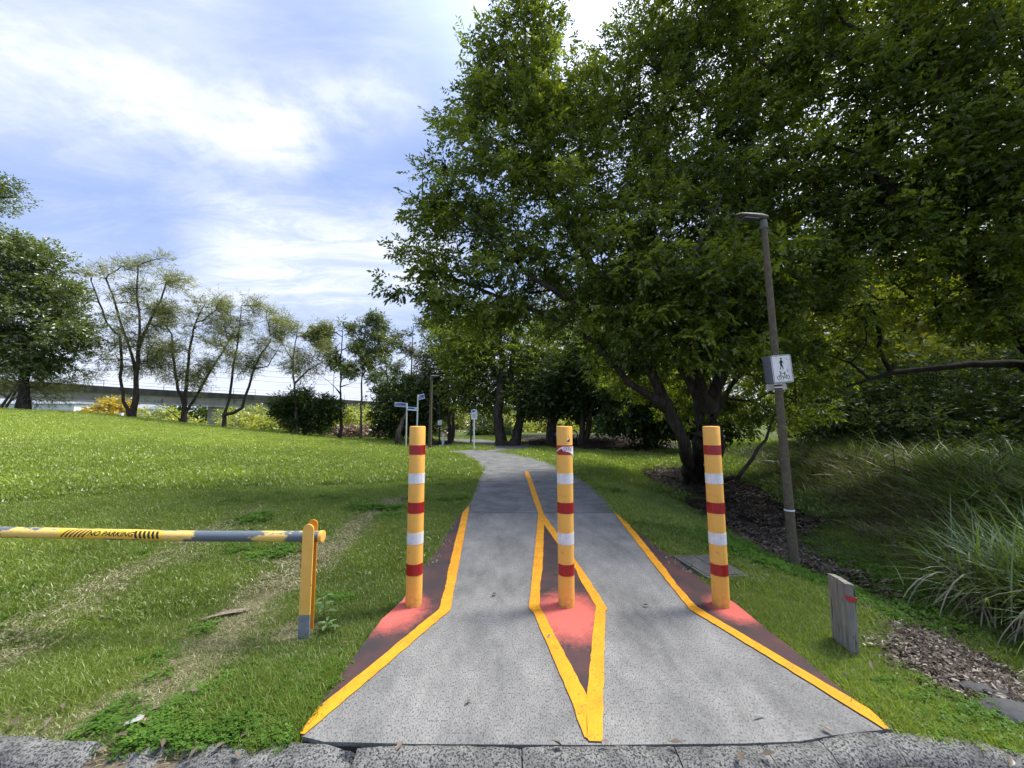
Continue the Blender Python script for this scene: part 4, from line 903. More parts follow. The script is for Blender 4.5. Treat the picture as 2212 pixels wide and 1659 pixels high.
def make_tree(name, label, base, stems, lobes, n_cl, clr, leaf, r_tip=.012, r_base=.2, barkm=None, leafm=None, group=None, seed=1, cat='tree', kpath=.22, bow=.12, shell=.5, kinky=.06, stem_min=.28):
    """stems: list of polylines (world) starting near base. lobes: (centre, radius xyz, weight)"""
    r = np.random.default_rng(seed); base = Vector(base); b0 = np.array(base)
    E = empty(name, base, label, cat, group)
    pos = []; par = []; chains = []; plen = []
    for st_ in stems:
        pts = np.array([list(p) for p in st_]); seg_ = []
        for a, b_ in zip(pts[:-1], pts[1:]):
            k = max(2, int(np.linalg.norm(b_ - a) / .45)); seg_ += [a + (b_ - a) * j / k for j in range(k)]
        seg_.append(pts[-1]); seg_ = np.array(seg_); seg_[1:-1] += r.normal(size=seg_[1:-1].shape) * kinky * .4
        ids = []
        for i, p in enumerate(seg_):
            if i == 0:
                # join to an existing stem if it starts on one
                if pos:
                    dd = np.linalg.norm(np.array(pos) - p, axis=1); j = int(dd.argmin())
                    if dd[j] < .5: ids.append(j); continue
                pos.append(p); par.append(-1); plen.append(0); ids.append(len(pos) - 1)
            else: pos.append(p); par.append(ids[-1]); plen.append(plen[ids[-1]] + np.linalg.norm(p - pos[ids[-1]])); ids.append(len(pos) - 1)
        chains.append(ids)
    wts = np.array([l_[2] for l_ in lobes], float); wts /= wts.sum(); ch = r.choice(len(lobes), n_cl, p=wts); C = []
    for c in ch:
        o = unit(r.normal(size=3)) * r.random() ** (1 / 3 * (1 - shell) + .0 + .12); C.append(np.array(lobes[c][0]) + o * np.array(lobes[c][1]))
    C = np.array(C); P0 = np.array(pos); dmin = np.array([np.linalg.norm(P0 - c, axis=1).min() for c in C]); order = dmin.argsort()
    cap = len(pos) + n_cl * 6; PA = np.zeros((cap, 3)); PL = np.zeros(cap); npos = len(pos); PA[:npos] = pos; PL[:npos] = plen
    for ci in order:
        c = C[ci]; dd = np.linalg.norm(PA[:npos] - c, axis=1) + kpath * PL[:npos] + np.maximum(0, PA[:npos, 2] - c[2]) * .35; j = int(dd.argmin()); p0 = PA[j]; v = c - p0; Ld = np.linalg.norm(v); k = int(np.clip(Ld / .45, 1, 5))
        ids = [j]
        for q_ in range(1, k + 1):
            s = q_ / k; p = p0 + v * s + np.array([0, 0, bow * Ld * math.sin(math.pi * s) * (1 if v[2] < Ld * .5 else -.3)])
            if q_ < k: p = p + r.normal(size=3) * kinky * min(1, Ld)
            PA[npos] = p; par.append(ids[-1]); PL[npos] = PL[ids[-1]] + Ld / k; ids.append(npos); npos += 1
        chains.append(ids)
    PA = PA[:npos]; rad = np.full(npos, 0.0); e = 2.2; w = np.zeros(npos); child = np.zeros(npos, bool)
    for i in range(npos):
        if par[i] >= 0: child[par[i]] = True
    w[~child] = r_tip ** e
    for i in range(npos - 1, -1, -1):
        if par[i] >= 0: w[par[i]] += w[i]
    # nodes were appended after parents except joined stems; one more ordered pass is enough here
    rad = w ** (1 / e); f = r_base / max(rad.max(), 1e-6); z0 = r_tip
    rad = np.maximum(rad * (f + (1 - f) * np.clip(1 - rad / rad.max(), 0, 1) ** 3), z0 * .6)
    for k_ in range(len(stems)):
        ids = chains[k_]; pl0 = PL[ids[0]]; tot = max(PL[ids[-1]], .1)
        for i in ids: sfr = (PL[i] - pl0) / max(tot - pl0, .1); rad[i] = max(min(rad[i], r_base * (1.0 - .80 * PL[i] / tot)), r_base * stem_min * (1 - .8 * sfr))
    ct = []
    for k_, ids in enumerate(chains):
        rr = rad[ids].copy()
        if k_ >= len(stems): rr[0] = min(rr[0], rr[1] * 1.35)
        elif True:
            for a_ in range(min(3, len(rr))): rr[a_] *= 1 + .35 * (1 - a_ / 3)
            if par[ids[0]] == -1: pass
        big = rr.max() > .05
        ct.append((PA[ids] - b0, rr, 12 if big else (6 if rr.max() > .02 else 4)))
    V, F = tubes(ct); link('trunk', mesh_np('trunk', V, F, smooth=True), barkm or M_bark, E)
    radii = clr * r.uniform(.65, 1.25, len(C)); cen = PA.mean(0)
    V, F, Tt = foliage(C - b0, radii, r, out_from=cen - b0, **leaf); o = link('crown', mesh_np('crown', V, F, tint=Tt), leafm or L_dark, E); o['kind'] = 'stuff'
    return E
def lb(px, py, y, rx, rz=None, ry=None, w=None):
    c = D(px, py, y); rz = rz or rx; ry = ry or rx; return (tuple(c), (rx, ry, rz), w or (rx * ry * rz) ** .72)
def Vt(*a): return Vector(a)

# --- the big multi-stemmed tree on the right
bt = T(1500, 1040)
B = bt - Vector((0, 0, .1))
st_big = [
    [B + Vt(-.15, 0, 0), D(1478, 960, 9.5), D(1440, 880, 9.4), D(1390, 760, 9.2), D(1330, 690, 9.0), D(1270, 560, 8.8), D(1200, 430, 8.7), D(1165, 330, 8.7), D(1150, 220, 8.8)],
    [B + Vt(.05, .1, 0), D(1512, 950, 9.8), D(1508, 850, 9.9), D(1490, 760, 10), D(1440, 690, 10), D(1400, 560, 10), D(1420, 400, 10), D(1440, 250, 10)],
    [B + Vt(.25, 0, 0), D(1555, 960, 9.6), D(1535, 880, 9.6), D(1560, 800, 9.5), D(1600, 700, 9.2), D(1640, 560, 9), D(1600, 380, 9), D(1650, 200, 9)],
    [D(1440, 880, 9.4), D(1360, 830, 8.8), D(1290, 740, 8.6), D(1180, 680, 8.5), D(1080, 640, 8.4), D(980, 600, 8.4)],
    [D(1330, 690, 9.0), D(1240, 660, 8.6), D(1150, 600, 8.4), D(1060, 500, 8.5)],
    [D(1512, 950, 9.8), D(1560, 860, 10.6), D(1640, 760, 11), D(1700, 640, 11)],
    [B + Vt(.45, -.1, .05), D(1590, 1030, 9.2), D(1625, 985, 9.0), D(1655, 950, 8.9), D(1670, 900, 8.8), D(1720, 860, 8.6)],
    [D(1508, 850, 9.9), D(1420, 720, 10.6), D(1330, 640, 11.2), D(1250, 520, 11.3)],
    [D(1535, 880, 9.6), D(1500, 800, 8.8), D(1480, 700, 8.2), D(1500, 560, 7.6), D(1560, 420, 7.4)],
]
lobes_big = [lb(1150, 60, 9, .9, .8), lb(1130, 130, 9, 1.0, .9), lb(1060, 140, 9, .75), lb(1035, 220, 9, .8), lb(1190, 190, 9.2, 1.1), lb(1110, 270, 9, 1.2), lb(1010, 330, 8.8, .9), lb(1210, 330, 9.2, 1.3), lb(1090, 400, 8.8, 1.2), lb(960, 400, 8.6, .8), lb(920, 470, 8.4, .6, .45), lb(1010, 490, 8.6, 1.0), lb(1180, 480, 8.8, 1.3), lb(940, 540, 8.4, .8, .6), lb(890, 620, 8.2, .55, .35), lb(870, 655, 8.2, .3, .2), lb(960, 630, 8.4, .9, .6), lb(1080, 580, 8.4, 1.2, .8), lb(1040, 670, 8.6, 1.0, .5), lb(1150, 650, 9, 1.2, .6),
    lb(1270, 190, 9.8, .8), lb(1300, 270, 9.8, 1.2), lb(1380, 100, 10, 1.0), lb(1430, 20, 10, 1.2), lb(1420, 200, 10, 1.4), lb(1520, 120, 10, 1.6), lb(1340, 400, 9.8, 1.4), lb(1480, 320, 9.5, 1.6), lb(1600, 250, 9.5, 1.7), lb(1290, 530, 9.8, 1.4), lb(1420, 480, 9, 1.5), lb(1560, 420, 8.8, 1.6), lb(1680, 380, 9, 1.6), lb(1260, 640, 10, 1.3, .8), lb(1390, 620, 10.5, 1.5), lb(1530, 560, 8.6, 1.4), lb(1660, 520, 8.8, 1.5), lb(1760, 480, 9, 1.6), lb(1480, 690, 10.8, 1.4), lb(1620, 680, 9, 1.3), lb(1330, 760, 11.5, 1.3, .8), lb(1440, 800, 12, 1.4, .8), lb(1560, 790, 11.5, 1.3), lb(1690, 640, 10, 1.4), lb(1740, 760, 9.5, 1.2, .9), lb(1620, 850, 11.5, 1.2, .8), lb(1730, 880, 10.5, 1.0, .6), lb(1560, 20, 9, 1.7), lb(1690, 110, 9, 1.6), lb(1640, -60, 9, 1.5), lb(1380, 820, 12.5, 1.2, .7), lb(1500, 870, 13, 1.2, .7), lb(1350, 700, 8.2, 1.1, .7), lb(1450, 740, 8.0, 1.1, .7), lb(1560, 700, 7.8, 1.2, .8), lb(1250, 690, 8.4, 1.0, .6), lb(1640, 760, 8.2, 1.1, .7), lb(1500, 620, 7.6, 1.3, .9), lb(1380, 560, 7.8, 1.3, .9), lb(1600, 590, 7.6, 1.2, .9), lb(1720, 620, 8, 1.3, .9)]
make_tree('broadleaf_tree', 'huge dark multi-stemmed tree overhanging the path on the right', bt, st_big, lobes_big, 1900, .36,
          dict(sprigs=20, per=8, sl=.24, ll=.112, wr=.44, flat=.6, droop=.15, tintc=.46), r_tip=.009, r_base=.27, seed=3, stem_min=.30, leafm=L_dark, group='broadleaf trees on the right side')
# --- neighbour on the far right, stems out of the frame, limbs reaching in
tb = Vector((13.2, 9.0, float(zt(13.2, 9.0))))
st_c = [[tb, tb + Vt(-.3, -.2, 2.0), tb + Vt(-1.2, -.5, 4.0), tb + Vt(-2.6, -1, 6.5), tb + Vt(-4, -1.5, 9)], [tb + Vt(-.1, -.1, 1.4), D(2212, 785, 8.8), D(2050, 790, 8.6), D(1930, 802, 8.5), D(1830, 835, 8.4)], [tb + Vt(-.3, -.2, 2.0), D(2180, 700, 8), D(2080, 560, 7.6), D(1960, 450, 7.2), D(1850, 330, 7)], [tb + Vt(-1.2, -.5, 4.0), D(2150, 400, 7), D(2050, 200, 6.6), D(1950, 50, 6.4)]]
lobes_c = [lb(1800, 60, 7.6, 1.3), lb(1900, -40, 7, 1.5), lb(2020, 60, 6.8, 1.4), lb(2140, 0, 6.6, 1.5), lb(1840, 200, 7.4, 1.2), lb(1960, 180, 7, 1.3), lb(2080, 180, 7, 1.3), lb(2200, 150, 6.6, 1.4), lb(1820, 330, 7.6, 1.2), lb(1930, 330, 7.2, 1.2), lb(2060, 330, 7, 1.3), lb(2190, 330, 6.8, 1.3), lb(1860, 460, 7.8, 1.2), lb(1990, 480, 7.4, 1.2), lb(2120, 480, 7.2, 1.2), lb(1800, 600, 8.2, 1.2), lb(1930, 610, 8, 1.2), lb(2060, 620, 7.8, 1.2), lb(2200, 600, 7.4, 1.2), lb(1850, 720, 8.6, 1.0, .6), lb(2260, 300, 6.5, 1.5), lb(2300, 600, 7, 1.6), ((13.6, 11.6, 8.2), (2.1, 1.6, 1.4), 3), ((16.4, 12.0, 8.2), (2.2, 1.6, 1.4), 3)]  # last two lobes are added to shade the thicket
make_tree('broadleaf_tree', 'spreading tree at the far right edge with one long dark level bough', tb, st_c, lobes_c, 820, .36,
          dict(sprigs=20, per=7, sl=.24, ll=.11, wr=.46, flat=.55, droop=.1, tintc=.45), r_tip=.009, r_base=.36, seed=5, barkm=M_bark_d, stem_min=.34, leafm=L_dark, group='broadleaf trees on the right side')
# --- sunlit trees behind on the right
def simple_tree(name, label, px, pyb, y, lob, n, clr, leaf, leafm, r_base, seed, group=None, stems_px=None, lean=(0, 0), stemsN=1, top=None, bark=None, cat='tree', r_tip=.012, kpath=.15, kinky=.08, base=None, stem_min=.28):
    b_ = base or T(px, pyb); 
    if y: p_ = D(px, pyb, y); b_ = Vector((p_.x, y, float(zt(p_.x, y))))
    cz = np.mean([l_[0] for l_ in lob], 0); ztop = max(l_[0][2] + .4 * l_[1][2] for l_ in lob); stems = []
    r = np.random.default_rng(seed)
    for k in range(stemsN):
        a = r.uniform(0, 6.28); sp = .9 if stemsN > 1 else .15; tx, ty = cz[0] + math.cos(a) * sp * .8, cz[1] + math.sin(a) * sp * .5
        bs_ = .5 if stemsN >= 5 else .16; s0 = b_ + Vector((math.cos(a) * bs_ * (stemsN > 1), math.sin(a) * .1 * (stemsN > 1), -.1)); H = ztop - b_.z
        stems.append([s0, b_ + Vector((lean[0] * .3 + (tx - b_.x) * .12 + math.cos(a) * (.1 if stemsN < 5 else .9), lean[1], H * .22)), Vector((b_.x + (tx - b_.x) * .5 + lean[0], b_.y + (ty - b_.y) * .5, b_.z + H * .5)), Vector((tx, ty, b_.z + H * .8)), Vector((tx + r.uniform(-.3, .3), ty, ztop))])
    if stems_px:
        stems = [[D(q_[0], q_[1], y + .05 * ii * (k - 1)) for ii, q_ in enumerate(sp_)] for k, sp_ in enumerate(stems_px)]
        stems[0][0] = b_ - Vector((0, 0, .1))
    return make_tree(name, label, b_, stems, lob, n, clr, leaf, r_tip=r_tip, r_base=r_base, barkm=bark, leafm=leafm, group=group, seed=seed, cat=cat, kpath=kpath, kinky=kinky, stem_min=stem_min)
GR = 'trees and thickets behind the big tree'
simple_tree('thicket_tree', 'sunlit yellow green tree behind the lamp post sign on the right', 1900, 950, 15, [lb(1800, 700, 15, 2.2, 1.6), lb(1950, 640, 15, 2.4, 1.8), lb(2100, 640, 15, 2.4, 1.8), lb(1880, 800, 15, 2.2, 1.4), lb(2040, 800, 15, 2.2, 1.5), lb(2180, 780, 15, 2.2, 1.5), lb(1760, 850, 15, 1.6, 1.2)], 300, .75, dict(sprigs=26, per=5, sl=.35, ll=.2, wr=.5, flat=.7, droop=.1, tintc=.7), L_light, .2, 21, GR, stemsN=3)
simple_tree('thicket_tree', 'dark low thicket along the gully at the right edge', 2060, 950, 11.5, [lb(1850, 890, 11.5, 1.2, .7), lb(1960, 890, 11.5, 1.3, .9), lb(2080, 870, 11, 1.4, 1.1), lb(2200, 860, 10.5, 1.4, 1.2), lb(2290, 840, 10.5, 1.6, 1.4), lb(1770, 910, 12, 1.0, .5), lb(1900, 930, 11, .7, .5), lb(2010, 940, 10, .8, .6), lb(2110, 950, 9.5, .7, .5), lb(2190, 930, 9.5, .9, .8), lb(1830, 860, 12.5, 1.2, 1.0), lb(1940, 830, 12.5, 1.2, 1.1)], 260, .5, dict(sprigs=26, per=5, sl=.22, ll=.12, wr=.5, flat=.7, droop=.1, tintc=.4), L_dark2, .09, 22, GR, stemsN=4)
simple_tree('thicket_tree', 'tall backdrop tree filling the gap above the gully', 1950, 960, 22, [lb(1750, 720, 22, 3), lb(2000, 700, 22, 3.4), lb(2200, 680, 22, 3.6), lb(1850, 880, 22, 3, 2), lb(2100, 880, 22, 3, 2)], 420, 1.2, dict(sprigs=24, per=5, sl=.5, ll=.28, wr=.5, flat=.7, droop=.1, tintc=.5), L_mid, .35, 23, GR, stemsN=3)
# --- dark trees beyond the path, centre
GB = 'dark trees beyond the path bend'
LF = dict(sprigs=22, per=5, sl=.4, ll=.2, wr=.5, flat=.75, droop=.15, tintc=.45)
simple_tree('broadleaf_tree', 'thick multi-stemmed dark tree on mulch right of the information sign', 1092, 962, 0, [lb(1000, 800, 24, 1.6), lb(1060, 760, 24, 2.0), lb(1130, 780, 24, 2.2), lb(1190, 770, 24, 2.0), lb(1030, 860, 24, 1.6, 1.0), lb(1100, 860, 24, 2.0, 1.0), lb(1170, 850, 24, 1.8, 1.1), lb(980, 730, 25, 1.6), lb(1040, 700, 25, 1.6), lb(1220, 850, 24, 1.3, .9)], 330, .85, LF, L_dark, .34, 31, GB, stemsN=5)
simple_tree('broadleaf_tree', 'dark tree with a crooked trunk immediately left of the centre bollard', 1187, 960, 0, [lb(1180, 850, 22, 1.2), lb(1230, 820, 22, 1.6), lb(1160, 880, 22, .9, .6), lb(1240, 880, 22, 1.1, .6), lb(1280, 790, 22, 1.6)], 160, .7, LF, L_dark2, .2, 32, GB, stemsN=2)
simple_tree('broadleaf_tree', 'dark tree with a forked trunk immediately right of the centre bollard', 1262, 957, 0, [lb(1270, 860, 21, 1.2, .9), lb(1320, 830, 21, 1.5), lb(1240, 800, 21, 1.2), lb(1300, 760, 21, 1.5), lb(1330, 890, 21, 1.0, .6)], 160, .7, LF, L_dark2, .17, 33, GB, stemsN=2)
simple_tree('broadleaf_tree', 'very dark low crowned tree left of the big trunk', 1400, 962, 0, [lb(1380, 850, 18, 1.6), lb(1450, 840, 18, 1.6), lb(1360, 900, 18, 1.2, .7), lb(1430, 910, 18, 1.3, .8), lb(1500, 890, 18, 1.3, .9), lb(1340, 780, 19, 1.6), lb(1560, 900, 18, 1.2, .9)], 300, .65, LF, L_dark2, .25, 34, GB, stemsN=4)
simple_tree('broadleaf_tree', 'olive crowned tree above the second lamp post', 975, 955, 0, [lb(960, 740, 28, 1.5), lb(985, 790, 28, 1.8), lb(950, 820, 28, 1.4), lb(1010, 740, 28, 1.4), lb(940, 870, 27, 1.2, .8), lb(975, 860, 27, 1.3, .9)], 170, .8, LF, L_olive, .14, 35, GB, stemsN=2)
simple_tree('broadleaf_tree', 'dark spreading tree behind the blue finger signs', 862, 962, 0, [lb(850, 880, 27, 1.5, .8), lb(880, 850, 27, 1.6, .9), lb(915, 880, 27, 1.5, .9), lb(845, 920, 27, 1.3, .6), lb(900, 915, 27, 1.4, .7), lb(930, 850, 27.5, 1.0)], 190, .7, LF, L_dark2, .15, 36, GB, stemsN=1)
simple_tree('broadleaf_tree', 'tall backdrop tree closing the gap between the dark trees', 1330, 950, 36, [lb(1230, 700, 36, 4, 3), lb(1350, 650, 36, 4, 3), lb(1480, 650, 36, 4, 3), lb(1180, 800, 36, 3, 2), lb(1300, 800, 36, 4, 2.4), lb(1430, 800, 36, 4, 2.6), lb(1560, 780, 36, 4, 3)], 260, 1.5, dict(sprigs=24, per=5, sl=.6, ll=.34, wr=.5, flat=.7, droop=.1, tintc=.5), L_olive, .4, 37, GB, stemsN=2)
# --- left: casuarina row on the crest
GC = 'wispy trees along the mound crest'
LCs = dict(sprigs=9, per=6, sl=.36, ll=.20, wr=.14, flat=.8, droop=.0, tintc=.5, up=.3)
def env(cx_, top, bot, hw, y, n, seed, r0=.4, r1=.85, shape=.5):
    q = random.Random(seed); o = []
    for k in range(n):
        s = (k + q.random()) / n; py = top + (bot - top) * s; wd = hw * (1 - abs(s - shape) ** 1.6 * 1.3)
        o.append(lb(cx_ + q.uniform(-1, 1) * wd, py, y + q.uniform(-.8, .8), q.uniform(r0, r1), q.uniform(r0, r1) * .75, w=1.0))
    return o
def crest_tree(label, px, pyb, y, lob, n, r_base, seed, lm=L_cas, clr=.34, stemsN=1, lean=(0, 0), leaf=None, bark=None, stems_px=None):
    return simple_tree('wispy_tree', label, px, pyb, y, lob, n, clr, leaf or LCs, lm, r_base, seed, GC, stems_px=stems_px, lean=lean, stemsN=stemsN, bark=bark, r_tip=.010, kpath=.1, kinky=.05, stem_min=.2)
crest_tree('tall twin trunked wispy tree, highest of the crest row', 284, 905, 23.5, env(285, 560, 800, 125, 23.5, 44, 1, .35, .75, .35), 460, .155, 41, stemsN=2, stems_px=[[(288,906),(295,859),(295,797),(300,747),(301,685),(295,623),(298,573)],[(286,900),(268,866),(259,816),(263,772),(258,727),(231,697),(210,640),(193,590)],[(300,747),(322,697),(345,650),(360,611),(384,593)],[(295,797),(263,702),(238,623),(211,566)]])
crest_tree('wide wispy tree with a dark forked trunk in front of the pier', 397, 918, 24.5, env(415, 645, 830, 92, 24.5, 34, 2, .35, .75, .4), 380, .14, 42, stemsN=3, stems_px=[[(397,918),(399,871),(384,841),(374,772),(370,722),(347,685)],[(399,871),(402,834),(409,759),(422,697),(441,660)],[(398,895),(407,883),(427,851),(459,792),(484,759),(505,720)],[(396,910),(360,883),(312,863)]])
crest_tree('leaning wispy tree with bare side limbs between pier and dark bush', 483, 926, 25, env(545, 650, 800, 68, 25, 26, 3, .3, .65, .35), 250, .105, 43, stemsN=2, lean=(.6, 0), stems_px=[[(479,928),(486,896),(498,846),(506,784),(516,722),(521,660)],[(486,903),(523,881),(538,834),(549,796),(563,765),(586,740),(575,670)],[(549,796),(580,790),(605,745)]])
crest_tree('slim pale trunked tree rising out of the dark bush', 640, 940, 26, env(655, 695, 815, 58, 26, 17, 4, .3, .65, .4), 200, .10, 44, bark=M_bark_l, stems_px=[[(638,943),(640,876),(634,814),(633,777),(640,727),(642,700)],[(640,827),(665,799),(697,782),(712,770)],[(633,777),(610,745),(598,715)]])
crest_tree('slim tree with a curved dark trunk right of the dark bush', 733, 951, 27, env(735, 700, 805, 45, 27, 13, 5, .3, .6, .35), 130, .10, 45, lm=L_mid, leaf=dict(LCs, wr=.35, ll=.2), stems_px=[[(731,951),(737,926),(736,851),(736,789),(739,727),(742,698)],[(734,845),(697,814),(677,800)],[(739,838),(772,820)]])
crest_tree('tall thin tree with sparse pale green leaves, in the middle of the row', 779, 956, 27.5, env(790, 680, 830, 42, 27.5, 16, 6, .3, .6, .4), 95, .085, 46, lm=L_mid, leaf=dict(LCs, wr=.35, ll=.18, sprigs=20), bark=M_bark_l, stems_px=[[(778,953),(780,876),(782,814),(784,752),(793,690)],[(782,814),(805,770),(818,735)]])
crest_tree('spindly thin tree with few leaves left of the finger signs', 845, 962, 28, env(842, 700, 850, 36, 28, 12, 7, .3, .55, .5), 60, .08, 47, lm=L_mid, leaf=dict(LCs, wr=.35, ll=.18, sprigs=16), bark=M_bark_l)
crest_tree('airy tree with orderly twigs above the finger signs', 885, 960, 31, env(888, 695, 860, 50, 31, 15, 8, .35, .7, .45), 110, .11, 48, lm=L_olive, leaf=dict(LCs, wr=.35, ll=.18, sprigs=16), bark=M_bark_l)
simple_tree('broadleaf_tree', 'dense rounded dark green tree at the left edge of the view', 50, 886, 21.5, [lb(60, 560, 21.5, 1.7, 1.2), lb(10, 620, 21.5, 1.9, 1.6), lb(110, 640, 21.5, 1.5, 1.3), lb(70, 700, 21.5, 2.0, 1.3), lb(150, 730, 21.5, 1.2, .9), lb(0, 740, 21.5, 1.8, 1.1), lb(90, 780, 21.5, 1.6, .7), lb(-70, 650, 21.5, 2.0, 1.8), lb(175, 690, 21.5, .7, .5), lb(40, 535, 21.5, 1.1, .8)], 420, .62, dict(sprigs=24, per=5, sl=.34, ll=.17, wr=.48, flat=.6, droop=.15, tintc=.55), L_mid, .26, 49, lean=(.4, 0), stemsN=2)
crest_tree('grey bushy sapling with pale trunk under the dense left tree', 5, 884, 22.5, [lb(20, 800, 22.5, 1.0, .6), lb(70, 830, 22.5, 1.1, .5), lb(130, 830, 22.5, 1.1, .5), lb(180, 810, 22.5, .7, .3), lb(100, 860, 22.5, 1.1, .3), lb(-30, 830, 22.5, 1, .7)], 150, .09, 50, stemsN=3, bark=M_bark_l)
simple_tree('bush', 'dark rounded bush on slim stems in the crest row', 655, 940, 26.5, [lb(620, 880, 26.5, .9, .8), lb(665, 870, 26.5, 1.1, .9), lb(705, 885, 26.5, .9, .8), lb(640, 910, 26.5, .9, .5), lb(690, 915, 26.5, .9, .5)], 190, .5, dict(sprigs=24, per=5, sl=.26, ll=.14, wr=.5, flat=.75, droop=.1, tintc=.4), L_dark2, .08, 51, stemsN=4, cat='bush')
# leafy twig of a tree outside the left edge
simple_tree('broadleaf_tree', 'tip of a pale green tree reaching in at the left edge above the dense tree', -180, 890, 16, [lb(-70, 410, 16, 1.2, .7), lb(10, 410, 16, .6, .35), lb(-140, 380, 16, 1.8, 1.2), lb(-130, 470, 16, 1.5, 1.0)], 110, .42, dict(sprigs=24, per=5, sl=.3, ll=.13, wr=.4, flat=.6, droop=.1, tintc=.6), L_mid, .2, 52)

# --- scrub masses (nobody could count them)
def scrub(name, label, blobs, n_sprigs, leaf, lm, seed):
    r = np.random.default_rng(seed); C = []; Rr = []
    for c, rad3, w in blobs:
        k = max(6, int(w * 14)); o = unit(r.normal(size=(k, 3))) * r.random((k, 1)) ** .25 * np.array(rad3); C.append(np.array(c) + o); Rr.append(np.full(k, min(rad3) * .33))
    C = np.concatenate(C); Rr = np.concatenate(Rr); V, F, Tt = foliage(C, Rr, r, sprigs=n_sprigs, **leaf); return tag(link(name, mesh_np(name, V, F, tint=Tt), lm), label, kind='stuff')
lf2 = dict(per=4, sl=.5, ll=.32, wr=.5, flat=.8, droop=.05, tintc=.5)
scrub('scrub', 'yellow green scrub in the low ground beyond the mound', [lb(px, 925 + 12 * math.sin(px * .05), 44, 3.4, 1.7, 3, 2.0) for px in range(300, 880, 36) if not 372 < px < 535] + [lb(445, 950, 44, 2.4, .5, 2, .8), lb(485, 950, 44, 2.4, .5, 2, .8), lb(380, 940, 44, 1.2, .8, 1, .7), lb(515, 930, 44, 1.2, 1.2, 1, .8)] + [lb(px, 905, 52, 3, 1.6, 3, 1.6) for px in range(520, 830, 50)], 20, lf2, L_light, 61)
scrub('scrub', 'golden bush mass beyond the crest under the viaduct', [lb(230, 890, 45, 2.2, 1.3, 2, 2.0), lb(250, 885, 46, 1.8, 1.2, 2, 1.4), lb(205, 898, 45, 1.8, .8, 2, 1)], 22, lf2, L_gold, 62)
scrub('scrub', 'dry brown scrub and brush beyond the finger signs', [lb(px, 938, 40, 1.6, .8, 1.5, 1.2) for px in range(740, 880, 26)] + [lb(px, 925, 60, 3, 1.4, 2, 1.3) for px in range(930, 1120, 30)] + [lb(px, 946, 46, 1.6, .6, 1.5, .9) for px in range(960, 1080, 24)], 18, lf2, L_brown, 63)
scrub('scrub', 'bright sunlit scrub seen between the dark trunks', [lb(px, 935, 46, 2.6, 1.5, 2, 1.6) for px in range(1110, 1480, 34)] + [lb(px, 905, 58, 3.5, 2.5, 2, 1.6) for px in range(900, 1500, 60)], 18, lf2, L_light, 64)
scrub('scrub', 'mid green bushes beyond the information sign', [lb(1060, 925, 38, 1.5, 1.2, 1.5, 1.4), lb(1035, 935, 38, 1.0, .8, 1, 1), lb(1085, 935, 37, 1.1, .8, 1, 1), lb(985, 910, 60, 3, 1.5, 2, 1.4), lb(930, 930, 38, 1.0, 1.0, 1, 1), lb(910, 940, 34, .8, .7, 1, .9)], 20, lf2, L_mid, 65)
scrub('scrub', 'far dark tree belt closing the horizon', [lb(px, 905, 150, 14, 5, 5, 3) for px in range(-200, 2400, 130)] , 20, dict(per=4, sl=1.6, ll=1.4, wr=.6, flat=.8, droop=.05, tintc=.5), L_dark2, 66)

# ------------------------------------------------------------------ grass, litter and weeds
def blade_set(r, n, rad, hmin, hmax, w, lean=.5, curl=.35, segs=2):
    V = []; F = []
    for _ in range(n):
        a = r.uniform(0, 6.283); rr = rad * math.sqrt(r.random()); x, y = rr * math.cos(a), rr * math.sin(a); h = r.uniform(hmin, hmax)
        da = r.uniform(0, 6.283); ln = r.uniform(.1, lean) * h; fa = r.uniform(0, 6.283); sx, sy = math.cos(fa) * w / 2, math.sin(fa) * w / 2; o = len(V)
        for k in range(segs + 1):
            s = k / segs; ww = 1 - s * .35 if k < segs else 0
            px_, py_, pz = x + math.cos(da) * ln * s ** 1.7, y + math.sin(da) * ln * s ** 1.7, h * (s - curl * s * s * .5)
            if k < segs: V += [(px_ - sx * ww, py_ - sy * ww, pz), (px_ + sx * ww, py_ + sy * ww, pz)]
            else: V.append((px_, py_, pz))
        for k in range(segs - 1): F.append((o + 2 * k, o + 2 * k + 1, o + 2 * k + 3)); F.append((o + 2 * k, o + 2 * k + 3, o + 2 * k + 2))
        F.append((o + 2 * segs - 2, o + 2 * segs - 1, o + 2 * segs))
    return np.array(V), np.array(F)
def disc_set(r, n, rad, h, size, lobes=3):
    V = []; F = []
    for _ in range(n):
        a = r.uniform(0, 6.283); rr = rad * math.sqrt(r.random()); c = np.array([rr * math.cos(a), rr * math.sin(a), h * r.uniform(.4, 1)]); a0 = r.uniform(0, 6.28)
        for k in range(lobes):
            aa = a0 + 6.283 * k / lobes; d = np.array([math.cos(aa), math.sin(aa), r.uniform(-.1, .35)]); s = np.array([-math.sin(aa), math.cos(aa), 0]); z = size * r.uniform(.7, 1.2); o = len(V)
            V += [c, c + d * z * .6 - s * z * .42, c + d * z, c + d * z * .6 + s * z * .42]; F += [(o, o + 1, o + 2), (o, o + 2, o + 3)]
    return np.array(V), np.array(F)
def litter_set(r, n, rad, size):
    V = []; F = []
    for _ in range(n):
        a = r.uniform(0, 6.283); rr = rad * math.sqrt(r.random()); c = np.array([rr * math.cos(a), rr * math.sin(a), r.uniform(.002, .016)]); aa = r.uniform(0, 6.28); z = size * r.uniform(.6, 1.3)
        d = np.array([math.cos(aa), math.sin(aa), r.uniform(-.25, .25)]) * z; s = np.array([-math.sin(aa), math.cos(aa), r.uniform(-.4, .4)]) * z * .22; up = np.array([0, 0, z * r.uniform(.0, .18)]); o = len(V)
        V += [c - d * .5, c - s + up, c + d * .5, c + s + up]; F += [(o, o + 1, o + 2), (o, o + 2, o + 3)]
    return np.array(V), np.array(F)
SRC = {}
